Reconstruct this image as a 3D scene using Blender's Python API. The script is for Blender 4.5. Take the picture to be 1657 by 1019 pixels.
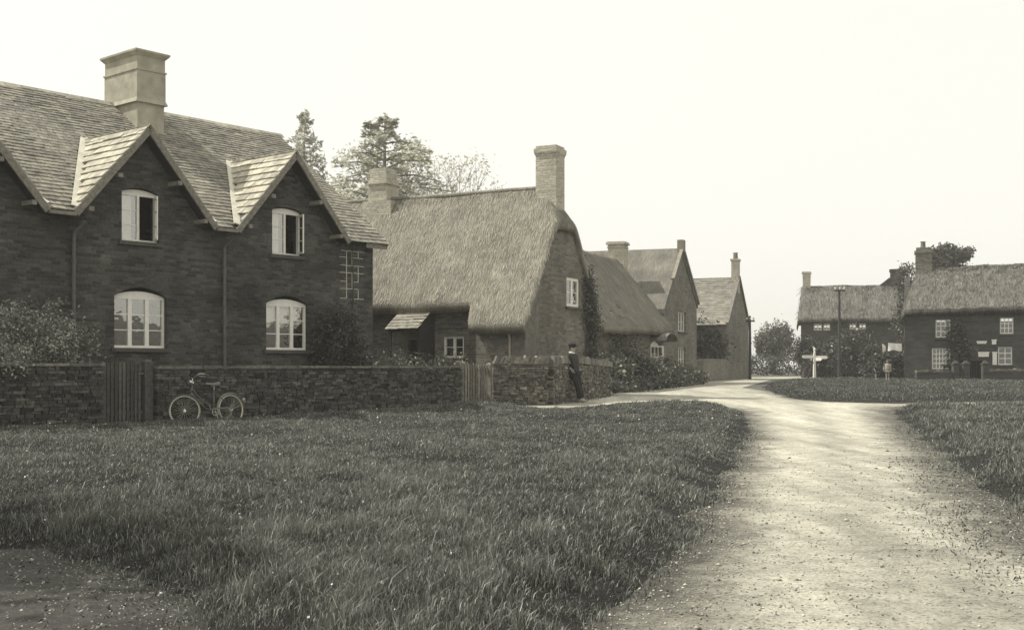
import bpy, bmesh, math, random
import numpy as np
from mathutils import Vector, Matrix, noise
from mathutils.geometry import tessellate_polygon

rad = math.radians
for o in list(bpy.data.objects):
    bpy.data.objects.remove(o, do_unlink=True)
SC = bpy.context.scene
COL = SC.collection

# ------------------------------------------------------------------ camera
EYE, FPX, CX, HY = 1.3, 1915.0, 828.5, 592.0
cam_d = bpy.data.cameras.new('camera')
cam = bpy.data.objects.new('camera', cam_d)
COL.objects.link(cam)
cam.location = (0, 0, EYE)
cam.rotation_euler = (rad(90), 0, 0)
cam_d.sensor_width = 36.0
cam_d.lens = 36.0 * FPX / 1657.0
cam_d.shift_y = (HY - 509.5) / 1657.0
cam_d.clip_start, cam_d.clip_end = 0.1, 6000
SC.camera = cam

# ------------------------------------------------------------------ sky, sun, exposure
SUN_EL = 52.0
S = Vector((-0.97, 0.20, 0)).normalized() * math.cos(rad(SUN_EL)) + Vector((0, 0, math.sin(rad(SUN_EL))))
world = bpy.data.worlds.new("World")
SC.world = world
world.use_nodes = True
wn, wl = world.node_tree.nodes, world.node_tree.links
wn.clear()
sky = wn.new('ShaderNodeTexSky')
sky.sky_type = 'NISHITA'
sky.sun_disc = False
sky.sun_elevation = rad(SUN_EL)
sky.sun_rotation = math.atan2(S.x, S.y)
sky.dust_density = 5.0
bw = wn.new('ShaderNodeRGBToBW')
pw = wn.new('ShaderNodeMath'); pw.operation = 'POWER'; pw.inputs[1].default_value = 0.10
mx = wn.new('ShaderNodeMix'); mx.data_type = 'RGBA'; mx.blend_type = 'MULTIPLY'
mx.inputs['Factor'].default_value = 1.0
mx.inputs['B'].default_value = (6.75, 6.66, 6.18, 1)
bg = wn.new('ShaderNodeBackground'); bg.inputs['Strength'].default_value = 0.112
wo = wn.new('ShaderNodeOutputWorld')
wl.new(sky.outputs['Color'], bw.inputs['Color'])
wl.new(bw.outputs['Val'], pw.inputs[0])
wl.new(pw.outputs[0], mx.inputs['A'])
wl.new(mx.outputs['Result'], bg.inputs['Color'])
wl.new(bg.outputs[0], wo.inputs['Surface'])

sun_d = bpy.data.lights.new('sun', 'SUN')
sun_d.energy = 4.2
sun_d.angle = rad(0.6)
sun_d.color = (1.0, 0.97, 0.88)
sun = bpy.data.objects.new('sun', sun_d)
COL.objects.link(sun)
sun.location = (-30, 10, 60)
sun.rotation_euler = (-S).to_track_quat('-Z', 'Y').to_euler()

SC.view_settings.view_transform = 'Standard'
SC.view_settings.look = 'None'
SC.view_settings.exposure = 0.30
SC.view_settings.gamma = 1.0
SC.cycles.max_bounces = 6
SC.cycles.transparent_max_bounces = 12

# ------------------------------------------------------------------ terrain height and photo-to-ground helpers
ROWS = [-60, 0, 8, 14, 20, 26, 29.5, 33, 36, 40, 45, 50, 58, 68, 80, 92, 110, 150, 300, 450, 600]
HTS = [0, 0, 0, -.01, -.03, -.03, .03, .13, .21, .30, .34, .38, .42, .45, .44, .43, .42, .40, .3, .2, 0]
def gz(y):
    return float(np.interp(y, ROWS, HTS))
def gza(y):
    return np.interp(y, ROWS, HTS)
def G(px, py):
    """ground point seen at a pixel of the photograph"""
    D = 20.0
    for _ in range(60):
        D = 0.5 * D + 0.5 * FPX * (EYE - gz(D)) / max(py - HY, 2.0)
    return ((px - CX) / FPX * D, D)
def X(px, D):
    return (px - CX) / FPX * D
def Z(py, D):
    return EYE + (HY - py) * D / FPX

# ------------------------------------------------------------------ materials
def tint(v, t=None):
    if t is None:
        t = (1.0, float(np.interp(v, [.03, .3, .8], [.97, .93, .97])), float(np.interp(v, [.03, .12, .3, .5, .8], [.90, .84, .74, .75, .88])))
    return (v * t[0], v * t[1], v * t[2], 1)
def nt(name):
    m = bpy.data.materials.new(name)
    m.use_nodes = True
    n, l = m.node_tree.nodes, m.node_tree.links
    n.clear()
    out = n.new('ShaderNodeOutputMaterial')
    b = n.new('ShaderNodeBsdfPrincipled')
    l.new(b.outputs[0], out.inputs['Surface'])
    return m, n, l, b, out
def noise_node(n, l, vec, scale, detail=4, rough=.55):
    t = n.new('ShaderNodeTexNoise')
    t.inputs['Scale'].default_value = scale
    t.inputs['Detail'].default_value = detail
    t.inputs['Roughness'].default_value = rough
    if vec is not None:
        l.new(vec, t.inputs['Vector'])
    return t.outputs['Fac']
def ramp(n, l, fac, stops):
    r = n.new('ShaderNodeValToRGB')
    e = r.color_ramp.elements
    while len(e) < len(stops):
        e.new(.5)
    for i, (p, c) in enumerate(stops):
        e[i].position = p
        e[i].color = c if isinstance(c, tuple) else (c, c, c, 1)
    l.new(fac, r.inputs['Fac'])
    return r.outputs['Color']
def mixc(n, l, a, b, fac, mode='MULTIPLY'):
    m = n.new('ShaderNodeMix'); m.data_type = 'RGBA'; m.blend_type = mode
    for sock, v in (('Factor', fac), ('A', a), ('B', b)):
        s = m.inputs[sock]
        if hasattr(v, 'is_linked') or isinstance(v, bpy.types.NodeSocket):
            l.new(v, s)
        else:
            s.default_value = v
    return m.outputs['Result']
def bump(n, l, b, h, strength, dist):
    bn = n.new('ShaderNodeBump')
    bn.inputs['Strength'].default_value = strength
    bn.inputs['Distance'].default_value = dist
    l.new(h, bn.inputs['Height'])
    l.new(bn.outputs[0], b.inputs['Normal'])
def objco(n):
    return n.new('ShaderNodeTexCoord').outputs['Object']
def var_attr(n):
    a = n.new('ShaderNodeAttribute')
    a.attribute_name = 'var'
    return a.outputs['Fac']

def plain(name, v, rough=.7, spec=.3, nscale=6, amt=.35, t=None, metal=0, bmp=0):
    m, n, l, b, _ = nt(name)
    c = tint(v) if t is None else tint(v, t)
    co = objco(n)
    f = noise_node(n, l, co, nscale, 6)
    r = ramp(n, l, f, [(.3, 1 - amt), (.7, 1 + amt * .4)])
    l.new(mixc(n, l, c, r, 1.0), b.inputs['Base Color'])
    b.inputs['Roughness'].default_value = rough
    b.inputs['Specular IOR Level'].default_value = spec
    b.inputs['Metallic'].default_value = metal
    if bmp:
        bump(n, l, b, noise_node(n, l, co, nscale * 5, 5), .6, bmp)
    return m

def masonry(name, base, mortar, bw=.34, rh=.11, spread=.5, blotch=.4, mort_w=.010, warp=.05):
    """coursed rubble: u runs along the walls (x+y), v is height; stones differ in tone"""
    m, n, l, b, _ = nt(name)
    co = objco(n)
    sep = n.new('ShaderNodeSeparateXYZ'); l.new(co, sep.inputs[0])
    add = n.new('ShaderNodeMath'); add.operation = 'ADD'
    l.new(sep.outputs[0], add.inputs[0]); l.new(sep.outputs[1], add.inputs[1])
    com = n.new('ShaderNodeCombineXYZ')
    l.new(add.outputs[0], com.inputs[0]); l.new(sep.outputs[2], com.inputs[1])
    wn_ = n.new('ShaderNodeTexNoise'); wn_.inputs['Scale'].default_value = 2.2; wn_.inputs['Detail'].default_value = 3
    l.new(com.outputs[0], wn_.inputs['Vector'])
    vm = n.new('ShaderNodeVectorMath'); vm.operation = 'MULTIPLY_ADD'
    l.new(wn_.outputs['Color'], vm.inputs[0]); vm.inputs[1].default_value = (warp * 2, warp * 1.6, 0)
    l.new(com.outputs[0], vm.inputs[2])
    br = n.new('ShaderNodeTexBrick')
    br.inputs['Scale'].default_value = 1
    br.inputs['Brick Width'].default_value = bw
    br.inputs['Row Height'].default_value = rh
    br.inputs['Mortar Size'].default_value = mort_w
    br.inputs['Mortar Smooth'].default_value = .5
    br.inputs['Color1'].default_value = tint(base * (1 - spread))
    br.inputs['Color2'].default_value = tint(base * (1 + spread))
    br.inputs['Mortar'].default_value = tint(mortar)
    br.squash = 1.4; br.squash_frequency = 3; br.offset_frequency = 2
    l.new(vm.outputs[0], br.inputs['Vector'])
    f1 = noise_node(n, l, co, .55, 6, .65)
    r1 = ramp(n, l, f1, [(.3, 1 - blotch), (.72, 1 + blotch)])
    f2 = noise_node(n, l, co, 14, 5, .7)
    r2 = ramp(n, l, f2, [(.25, .55), (.75, 1.4)])
    c = mixc(n, l, mixc(n, l, br.outputs['Color'], r1, 1.0), r2, .8)
    l.new(c, b.inputs['Base Color'])
    b.inputs['Roughness'].default_value = .9
    b.inputs['Specular IOR Level'].default_value = .2
    mm = n.new('ShaderNodeMath'); mm.operation = 'MULTIPLY_ADD'
    l.new(br.outputs['Fac'], mm.inputs[0]); mm.inputs[1].default_value = -.8
    l.new(f2, mm.inputs[2])
    bump(n, l, b, mm.outputs[0], .9, .03)
    return m

def varied(name, lo, hi, rough=.85, nscale=3, amt=.4, spec=.25, bmp=.01, lichen=0.0):
    """pieces (stones, slates, boards) that each carry their own tone in the face attribute var"""
    m, n, l, b, _ = nt(name)
    co = objco(n)
    v = var_attr(n)
    c = ramp(n, l, v, [(0, tint(lo)), (1, tint(hi))])
    f = noise_node(n, l, co, nscale, 7, .65)
    c = mixc(n, l, c, ramp(n, l, f, [(.3, 1 - amt), (.7, 1 + amt)]), 1.0)
    if lichen:
        g = noise_node(n, l, co, 2.3, 8, .75)
        c = mixc(n, l, c, tint(lichen), ramp(n, l, g, [(.50, 0.0), (.68, .8)]), 'MIX')
    l.new(c, b.inputs['Base Color'])
    b.inputs['Roughness'].default_value = rough
    b.inputs['Specular IOR Level'].default_value = spec
    if bmp:
        bump(n, l, b, noise_node(n, l, co, 25, 5, .7), .8, bmp)
    return m

def leafy(name, lo, hi, trans=.25, rough=.45, spec=.4, t=(1.0, 1.0, .82)):
    m, n, l, b, out = nt(name)
    c = ramp(n, l, var_attr(n), [(0, tint(lo, t)), (.8, tint(hi, t)), (1, tint(hi * 1.8, t))])
    l.new(c, b.inputs['Base Color'])
    b.inputs['Roughness'].default_value = rough
    b.inputs['Specular IOR Level'].default_value = spec
    tr = n.new('ShaderNodeBsdfTranslucent'); l.new(c, tr.inputs['Color'])
    ms = n.new('ShaderNodeMixShader'); ms.inputs[0].default_value = trans
    l.new(b.outputs[0], ms.inputs[1]); l.new(tr.outputs[0], ms.inputs[2])
    l.new(ms.outputs[0], out.inputs['Surface'])
    return m

def thatch_mat(name, lo, hi, sc=(16, 2.2, 2.2), streak=0):
    m, n, l, b, _ = nt(name)
    co = objco(n)
    mp = n.new('ShaderNodeMapping'); mp.inputs['Scale'].default_value = sc
    l.new(co, mp.inputs['Vector'])
    f = noise_node(n, l, mp.outputs[0], 1.0, 6, .7)
    f2 = noise_node(n, l, co, .8, 6, .65)
    c = ramp(n, l, f, [(.3, tint(lo)), (.7, tint(hi))])
    c = mixc(n, l, c, ramp(n, l, f2, [(.3, .6), (.7, 1.25)]), 1.0)
    if streak:
        m2 = n.new('ShaderNodeMapping'); m2.inputs['Scale'].default_value = (1.6, .12, .12)
        l.new(co, m2.inputs['Vector'])
        c = mixc(n, l, c, ramp(n, l, noise_node(n, l, m2.outputs[0], 1.0, 5, .7), [(.35, 1 - streak), (.6, 1 + streak)]), 1.0)
    l.new(c, b.inputs['Base Color'])
    b.inputs['Roughness'].default_value = .9
    b.inputs['Specular IOR Level'].default_value = .15
    bump(n, l, b, f, .9, .05)
    return m

def glass(name, refl=.38, t=(1, 1, 1)):
    m, n, l, b, out = nt(name)
    n.remove(b)
    tr = n.new('ShaderNodeBsdfTransparent'); tr.inputs['Color'].default_value = (.8 * t[0], .8 * t[1], .76 * t[2], 1)
    gl = n.new('ShaderNodeBsdfGlossy'); gl.inputs['Roughness'].default_value = .015
    gl.inputs['Color'].default_value = (.95, .95, .9, 1)
    nn = noise_node(n, l, objco(n), 2.5, 2)
    bn = n.new('ShaderNodeBump'); bn.inputs['Strength'].default_value = .25; bn.inputs['Distance'].default_value = .01
    l.new(nn, bn.inputs['Height']); l.new(bn.outputs[0], gl.inputs['Normal'])
    ms = n.new('ShaderNodeMixShader'); ms.inputs[0].default_value = refl
    l.new(tr.outputs[0], ms.inputs[1]); l.new(gl.outputs[0], ms.inputs[2])
    l.new(ms.outputs[0], out.inputs['Surface'])
    return m

def ground_mat(name, base, lo, hi, fine=40, dirt=None):
    m, n, l, b, _ = nt(name)
    co = objco(n)
    f1 = noise_node(n, l, co, .35, 8, .65)
    f2 = noise_node(n, l, co, fine, 6, .7)
    f3 = noise_node(n, l, co, fine * .18, 6, .7)
    c = mixc(n, l, tint(base), ramp(n, l, f1, [(.3, lo), (.7, hi)]), 1.0)
    c = mixc(n, l, c, ramp(n, l, f2, [(.3, .6), (.7, 1.25)]), .8)
    c = mixc(n, l, c, ramp(n, l, f3, [(.3, .72), (.7, 1.15)]), 1.0)
    l.new(c, b.inputs['Base Color'])
    b.inputs['Roughness'].default_value = .95
    b.inputs['Specular IOR Level'].default_value = .15
    mm = n.new('ShaderNodeMath'); mm.operation = 'ADD'
    l.new(f2, mm.inputs[0]); l.new(f3, mm.inputs[1])
    bump(n, l, b, mm.outputs[0], .9, .03)
    return m

def road_mat():
    """trodden limestone road: pale dust, dark loose grit in drifts, two faint wheel tracks following its length"""
    m, n, l, b, _ = nt('road_grit')
    co = objco(n)
    f1 = noise_node(n, l, co, .30, 8, .68)
    f2 = noise_node(n, l, co, 34, 6, .75)
    f3 = noise_node(n, l, co, 5.0, 7, .72)
    mp = n.new('ShaderNodeMapping'); mp.inputs['Scale'].default_value = (1.6, .18, 1); mp.inputs['Rotation'].default_value = (0, 0, rad(14))
    l.new(co, mp.inputs['Vector'])
    f4 = noise_node(n, l, mp.outputs[0], 1.0, 5, .6)
    c = mixc(n, l, tint(.60), ramp(n, l, f1, [(.32, .80), (.7, 1.10)]), 1.0)
    c = mixc(n, l, c, ramp(n, l, f4, [(.35, .76), (.65, 1.12)]), 1.0)
    c = mixc(n, l, c, ramp(n, l, f3, [(.30, .62), (.52, 1.0), (.75, 1.14)]), 1.0)
    c = mixc(n, l, c, ramp(n, l, f2, [(.34, .30), (.48, .95), (.74, 1.25)]), .95)
    ra = n.new('ShaderNodeAttribute'); ra.attribute_name = 'rut'
    f6 = noise_node(n, l, co, 1.4, 6, .7)
    rm = n.new('ShaderNodeMath'); rm.operation = 'MULTIPLY_ADD'
    l.new(ra.outputs['Fac'], rm.inputs[0]); rm.inputs[1].default_value = .75; l.new(f6, rm.inputs[2])
    c = mixc(n, l, c, ramp(n, l, rm.outputs[0], [(.40, .74), (1.05, 1.10)]), 1.0)
    ea = n.new('ShaderNodeAttribute'); ea.attribute_name = 'edge'
    f5 = noise_node(n, l, co, 2.6, 8, .8)
    ad = n.new('ShaderNodeMath'); ad.operation = 'MULTIPLY_ADD'
    l.new(ea.outputs['Fac'], ad.inputs[0]); ad.inputs[1].default_value = .62; l.new(f5, ad.inputs[2])
    c = mixc(n, l, c, tint(.07), ramp(n, l, ad.outputs[0], [(.64, 0.0), (1.0, .85)]), 'MIX')
    l.new(c, b.inputs['Base Color'])
    b.inputs['Roughness'].default_value = .95
    b.inputs['Specular IOR Level'].default_value = .1
    mm = n.new('ShaderNodeMath'); mm.operation = 'ADD'
    l.new(f2, mm.inputs[0]); l.new(f3, mm.inputs[1])
    bump(n, l, b, mm.outputs[0], 1.0, .035)
    return m

M = {}
M['iron'] = masonry('dark_ironstone', .082, .095, .22, .078, .42, .60, .008, .07)
M['brownstone'] = masonry('weathered_ironstone', .185, .22, .27, .085, .28, .4, .009, .07)
M['farmstone'] = masonry('far_ironstone', .19, .21, .4, .13, .2, .3)
M['darkstone'] = masonry('darker_ironstone', .075, .085, .4, .13, .25, .3)  # coursed stone in a darker tone throughout
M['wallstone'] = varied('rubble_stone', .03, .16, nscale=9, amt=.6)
M['wallcore'] = plain('wall_mortar', .035)
M['cope'] = varied('coping_stone', .11, .22, nscale=9, amt=.5)
M['render'] = plain('chimney_render', .40, .9, .1, 3, .3, bmp=.01)
M['chimbrick'] = masonry('chimney_brick', .50, .50, .23, .08, .15, .2)
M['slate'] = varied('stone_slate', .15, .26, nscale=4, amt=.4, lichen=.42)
M['slate_pale'] = varied('pale_slate', .27, .46, nscale=5, amt=.4, lichen=.6)  # paler slate for the gable roofs than for the main slope
M['farslate'] = varied('far_stone_slate', .15, .24, nscale=2, amt=.3)
M['deck'] = plain('roof_deck', .05)
M['lead'] = plain('lead_flashing', .62, .6, .3, 5, .2)
M['ridge'] = varied('ridge_tile', .26, .40, nscale=5, amt=.35)
M['wood'] = plain('weathered_timber', .24, .8, .2, 12, .4)
M['darkwood'] = plain('dark_timber', .035, .7, .3, 14, .4)
M['gate'] = varied('grey_paling', .05, .12, nscale=14, amt=.4)
M['white'] = plain('white_paint', .86, .5, .35, 9, .10)
M['glass'] = glass('window_glass', .36)
M['glass_dark'] = glass('far_window_glass', .16)
M['curtain'] = plain('white_lace', .78, .95, .05, 20, .15)
M['blind'] = plain('cream_blind', .62, .95, .05, 8, .15)
M['iron_pipe'] = plain('painted_iron', .12, .5, .4, 10, .3)
M['farstone_cope'] = plain('pale_coping', .27, .9, .2, 6, .3)
M['sill'] = plain('stone_sill', .10, .9, .2, 8, .3)
M['thatch'] = thatch_mat('straw_thatch', .15, .36)
M['straw'] = varied('loose_straw', .17, .42, nscale=2, amt=.3, bmp=0)
M['thatch_dark'] = thatch_mat('old_thatch', .16, .32)
M['straw_dark'] = varied('old_straw', .14, .32, nscale=2, amt=.3, bmp=0)
M['thatch_far'] = thatch_mat('weathered_thatch', .07, .17, streak=.5)
M['thatch_wing'] = thatch_mat('wing_thatch', .12, .23, (2.2, 14, 2.2))
M['straw_far'] = varied('weathered_straw', .06, .18, nscale=2, amt=.3, bmp=0)
M['wallstone_pale'] = varied('veiled_rubble', .06, .26, nscale=9, amt=.6)  # lighter copy of the rubble, with the glare veil put into its tone
M['gate_pale'] = varied('veiled_paling', .11, .26, nscale=14, amt=.4)  # palings lightened in colour to imitate the same glare veil
M['grass'] = leafy('meadow_grass', .018, .22, .25, .48, .4, (.96, .99, .86))
M['grass_pale'] = leafy('short_grass', .03, .16, .2, .5, .35, (.96, .99, .86))
M['bush'] = leafy('shrub_leaves', .025, .085, .2, .4, .5)
M['laurel'] = leafy('laurel_glint_leaves', .03, .34, .15, .18, 1.0)  # upper leaf tones brightened to stand in for sun glints
M['ivy'] = leafy('ivy_leaves', .035, .11, .2, .4, .5)
M['garden'] = leafy('garden_leaves', .06, .20, .3, .5, .3)
M['cedar'] = leafy('glow_paled_needles', .34, .52, .55, .7, .1)  # needles paled: the lens glow is put into their colour
M['pale_leaf'] = leafy('glow_paled_leaves', .36, .58, .55, .7, .1)  # leaf colour carries the lens glow that fades the tree tops
M['tree'] = leafy('tree_leaves', .05, .12, .3, .5, .3)
M['bark'] = plain('bark', .10, .9, .1, 10, .4)
M['palebark'] = plain('glow_paled_bark', .26, .9, .1, 10, .4)  # bark lightened to imitate the lens glow over the far trees
M['petal'] = leafy('flower_petals', .6, .8, .3, .7, .1)
M['turf'] = ground_mat('turf_soil', .025, .7, 1.3)
M['soil'] = ground_mat('village_soil', .11, .6, 1.4)
M['dirt'] = ground_mat('trodden_dirt', .075, .4, 1.6, 26)
M['road'] = road_mat()
M['grit'] = varied('grit_stone', .16, .62, nscale=20, amt=.3)
M['litter'] = varied('dead_leaf', .03, .10, nscale=20, amt=.3, bmp=0)
M['hill'] = ground_mat('hill_pasture', .05, .7, 1.3, 2)
M['rubber'] = plain('pale_tyre', .34, .8, .2, 10, .2)
M['chrome'] = plain('nickel_plate', .70, .28, .5, 8, .1, metal=.9)
M['enamel'] = plain('gleam_lightened_enamel', .11, .28, .6, 8, .2)  # black enamel lightened so its tone carries the gleam of the tubes
M['leather'] = plain('worn_leather', .16, .45, .5, 8, .2)
M['skin'] = plain('skin', .36, .6, .3, 8, .1, t=(1, .93, .82))
M['suit'] = plain('dark_suit', .05, .95, .1, 14, .35)
M['trousers'] = plain('dark_trousers', .032, .95, .1, 14, .35)
M['cap'] = plain('dark_cap', .025, .95, .1, 10, .3)
M['collar'] = plain('white_collar', .75, .9, .1, 10, .1)
M['boot'] = plain('dusty_boot', .32, .8, .2, 12, .3)
M['smock'] = plain('pale_smock', .42, .95, .05, 10, .2)
M['hair'] = plain('brown_hair', .05, .8, .3, 20, .3)
M['linen'] = plain('white_linen', .85, .95, .05, 8, .08)
M['pole'] = plain('tarred_pole', .06, .8, .2, 12, .4)
M['insul'] = plain('insulator_china', .75, .3, .5, 8, .1)
M['black'] = plain('dark_doorway', .012, .9, .1, 4, .2)

# ------------------------------------------------------------------ object helpers
def link(o, parent=None):
    COL.objects.link(o)
    if parent is not None:
        o.parent = parent
    return o
def tag(o, label=None, cat=None, group=None, kind=None):
    for k, v in (('label', label), ('category', cat), ('group', group), ('kind', kind)):
        if v:
            o[k] = v
    return o
def thing(name, label, cat, loc=(0, 0, 0), rz=0, group=None):
    o = bpy.data.objects.new(name, None)
    o.empty_display_size = .3
    o.location = loc
    o.rotation_euler = (0, 0, rz)
    link(o)
    return tag(o, label, cat, group)

class MB:
    def __init__(s):
        s.v, s.f, s.a = [], [], []
    def add(s, vs, fs, var=.5):
        k = len(s.v)
        s.v += [tuple(p) for p in vs]
        for f in fs:
            s.f.append([i + k for i in f]); s.a.append(var)
    def hexa(s, p, var=.5):
        """8 corners: bottom ring 0-3, top ring 4-7"""
        s.add(p, [(3, 2, 1, 0), (4, 5, 6, 7), (0, 1, 5, 4), (1, 2, 6, 5), (2, 3, 7, 6), (3, 0, 4, 7)], var)
    def box(s, x0, x1, y0, y1, z0, z1, var=.5):
        s.hexa([(x0, y0, z0), (x1, y0, z0), (x1, y1, z0), (x0, y1, z0), (x0, y0, z1), (x1, y0, z1), (x1, y1, z1), (x0, y1, z1)], var)
    def boxf(s, f, x0, x1, z0, z1, d0, d1, var=.5):
        s.hexa([f(x0, z0, d0), f(x1, z0, d0), f(x1, z0, d1), f(x0, z0, d1), f(x0, z1, d0), f(x1, z1, d0), f(x1, z1, d1), f(x0, z1, d1)], var)
    def bar(s, p, q, w, h, up=(0, 0, 1), var=.5):
        p, q, up = Vector(p), Vector(q), Vector(up)
        t = (q - p).normalized()
        a = t.cross(up)
        if a.length < 1e-4:
            a = t.cross(Vector((1, 0, 0)))
        a.normalize()
        b = a.cross(t).normalized()
        a, b = a * w / 2, b * h / 2
        s.hexa([p - a - b, p + a - b, q + a - b, q - a - b, p - a + b, p + a + b, q + a + b, q - a + b], var)
    def tube(s, pts, r, n=8, var=.5, cap=True, closed=False):
        pts = [Vector(p) for p in pts]
        m = len(pts)
        rs = r if isinstance(r, (list, tuple)) else [r] * m
        ref = None
        rings = []
        for i, p in enumerate(pts):
            if closed:
                t = pts[(i + 1) % m] - pts[i - 1]
            else:
                t = pts[min(i + 1, m - 1)] - pts[max(i - 1, 0)]
            t.normalize()
            if ref is None:
                ref = Vector((0, 0, 1)) if abs(t.z) < .9 else Vector((1, 0, 0))
            a = t.cross(ref)
            if a.length < 1e-4:
                a = t.cross(Vector((.3, 1, .2)))
            a.normalize()
            b = a.cross(t)
            ref = b
            rings.append([p + (a * math.cos(2 * math.pi * k / n) + b * math.sin(2 * math.pi * k / n)) * rs[i] for k in range(n)])
        vs = [v for r_ in rings for v in r_]
        fs = []
        for i in range(m if closed else m - 1):
            j = (i + 1) % m
            for k in range(n):
                fs.append((i * n + k, i * n + (k + 1) % n, j * n + (k + 1) % n, j * n + k))
        if cap and not closed:
            fs.append(tuple(range(n - 1, -1, -1)))
            fs.append(tuple((m - 1) * n + k for k in range(n)))
        s.add(vs, fs, var)
    def lathe(s, prof, c=(0, 0, 0), n=14, var=.5, axis=(0, 0, 1)):
        ax = Vector(axis).normalized()
        a = ax.orthogonal().normalized(); b = ax.cross(a)
        c = Vector(c)
        vs, fs = [], []
        for r, h in prof:
            vs += [c + ax * h + (a * math.cos(2 * math.pi * k / n) + b * math.sin(2 * math.pi * k / n)) * r for k in range(n)]
        for i in range(len(prof) - 1):
            for k in range(n):
                fs.append((i * n + k, i * n + (k + 1) % n, (i + 1) * n + (k + 1) % n, (i + 1) * n + k))
        fs.append(tuple(range(n - 1, -1, -1)))
        fs.append(tuple((len(prof) - 1) * n + k for k in range(n)))
        s.add(vs, fs, var)
    def ball(s, c, rx, ry=None, rz=None, n=12, m=8, var=.5):
        ry = ry or rx; rz = rz or rx
        vs, fs = [], []
        for i in range(m + 1):
            t = math.pi * i / m
            for k in range(n):
                u = 2 * math.pi * k / n
                vs.append((c[0] + rx * math.sin(t) * math.cos(u), c[1] + ry * math.sin(t) * math.sin(u), c[2] + rz * math.cos(t)))
        for i in range(m):
            for k in range(n):
                fs.append((i * n + k, (i + 1) * n + k, (i + 1) * n + (k + 1) % n, i * n + (k + 1) % n))
        s.add(vs, fs, var)
    def panel(s, f, outline, holes=(), thick=.35, var=.5):
        """a wall sheet with openings: outline and holes are (x, z) loops, f maps (x, z, depth) to 3-D"""
        loops = [[Vector((x, z, 0)) for x, z in outline]] + [[Vector((x, z, 0)) for x, z in h] for h in holes]
        tris = tessellate_polygon(loops)
        flat = [p for lp in loops for p in lp]
        n = len(flat)
        vs = [f(p.x, p.y, 0) for p in flat] + [f(p.x, p.y, thick) for p in flat]
        fs = [tuple(t) for t in tris] + [tuple(i + n for i in reversed(t)) for t in tris]
        k = 0
        for lp in loops:
            for i in range(len(lp)):
                j = (i + 1) % len(lp)
                fs.append((k + i, k + j, k + j + n, k + i + n))
            k += len(lp)
        s.add(vs, fs, var)
    def build(s, name, mat, parent=None, smooth=False):
        me = bpy.data.meshes.new(name)
        me.from_pydata(s.v, [], s.f)
        me.update()
        bm = bmesh.new(); bm.from_mesh(me)
        bmesh.ops.recalc_face_normals(bm, faces=bm.faces)
        bm.to_mesh(me); bm.free()
        at = me.attributes.new('var', 'FLOAT', 'FACE')
        at.data.foreach_set('value', np.array(s.a, dtype=np.float32))
        if smooth:
            me.polygons.foreach_set('use_smooth', [True] * len(me.polygons))
        me.materials.append(mat)
        return link(bpy.data.objects.new(name, me), parent)

def bulk(name, V, F, var, mats, parent=None, midx=None, smooth=False):
    """a mesh straight from arrays: V (n,3), F (m,k), var (m,)"""
    me = bpy.data.meshes.new(name)
    m, k = F.shape
    me.vertices.add(len(V)); me.vertices.foreach_set('co', np.ascontiguousarray(V, dtype=np.float32).ravel())
    me.loops.add(m * k); me.loops.foreach_set('vertex_index', np.ascontiguousarray(F, dtype=np.int32).ravel())
    me.polygons.add(m)
    me.polygons.foreach_set('loop_start', np.arange(m, dtype=np.int32) * k)
    me.polygons.foreach_set('loop_total', np.full(m, k, dtype=np.int32))
    if midx is not None:
        me.polygons.foreach_set('material_index', np.asarray(midx, dtype=np.int32))
    me.update(calc_edges=True)
    at = me.attributes.new('var', 'FLOAT', 'FACE')
    at.data.foreach_set('value', np.asarray(var, dtype=np.float32))
    if smooth:
        me.polygons.foreach_set('use_smooth', np.ones(m, dtype=bool))
    for mt in (mats if isinstance(mats, (list, tuple)) else [mats]):
        me.materials.append(mt)
    me.validate()
    return link(bpy.data.objects.new(name, me), parent)

def leaf_quads(c, size, rng, flat=0.0, aspect=.5):
    """rhombic leaves at points c (n,3): returns V, F"""
    n = len(c)
    a = rng.normal(size=(n, 3)); a[:, 2] *= (1 - flat)
    a /= np.linalg.norm(a, axis=1, keepdims=True) + 1e-9
    b = rng.normal(size=(n, 3)); b[:, 2] *= (1 - flat)
    b -= (b * a).sum(1, keepdims=True) * a
    b /= np.linalg.norm(b, axis=1, keepdims=True) + 1e-9
    s = (size * rng.uniform(.6, 1.3, n))[:, None] if np.isscalar(size) else (size * rng.uniform(.6, 1.3, n))[:, None]
    V = np.stack([c - a * s, c - b * s * aspect, c + a * s, c + b * s * aspect], 1).reshape(-1, 3)
    F = np.arange(n * 4).reshape(-1, 4)
    return V, F

def blob_points(blobs, n, rng, clump=.22, shell=.55, nclump=26):
    """leaf clumps through ellipsoids (cx,cy,cz,rx,ry,rz); gaps remain between clumps"""
    vol = np.array([b[3] * b[4] * b[5] for b in blobs]) ** .8
    vol = vol / vol.sum()
    pts, tone = [], []
    for b, w in zip(blobs, vol):
        k = max(40, int(n * w))
        m = max(6, int(nclump))
        d = rng.normal(size=(m, 3)); d /= np.linalg.norm(d, axis=1, keepdims=True)
        rr = shell + (1 - shell) * rng.uniform(size=(m, 1)) ** .6
        rr *= rng.uniform(.72, 1.12, (m, 1))
        cc = d * rr
        ct = rng.uniform(0, 1, m)
        idx = rng.integers(0, m, k)
        p = cc[idx] + rng.normal(size=(k, 3)) * clump
        pts.append(np.array(b[:3]) + p * np.array(b[3:6]))
        tone.append(.55 * ct[idx] + .45 * rng.uniform(0, 1, k))
    return np.concatenate(pts), np.concatenate(tone)

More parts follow.
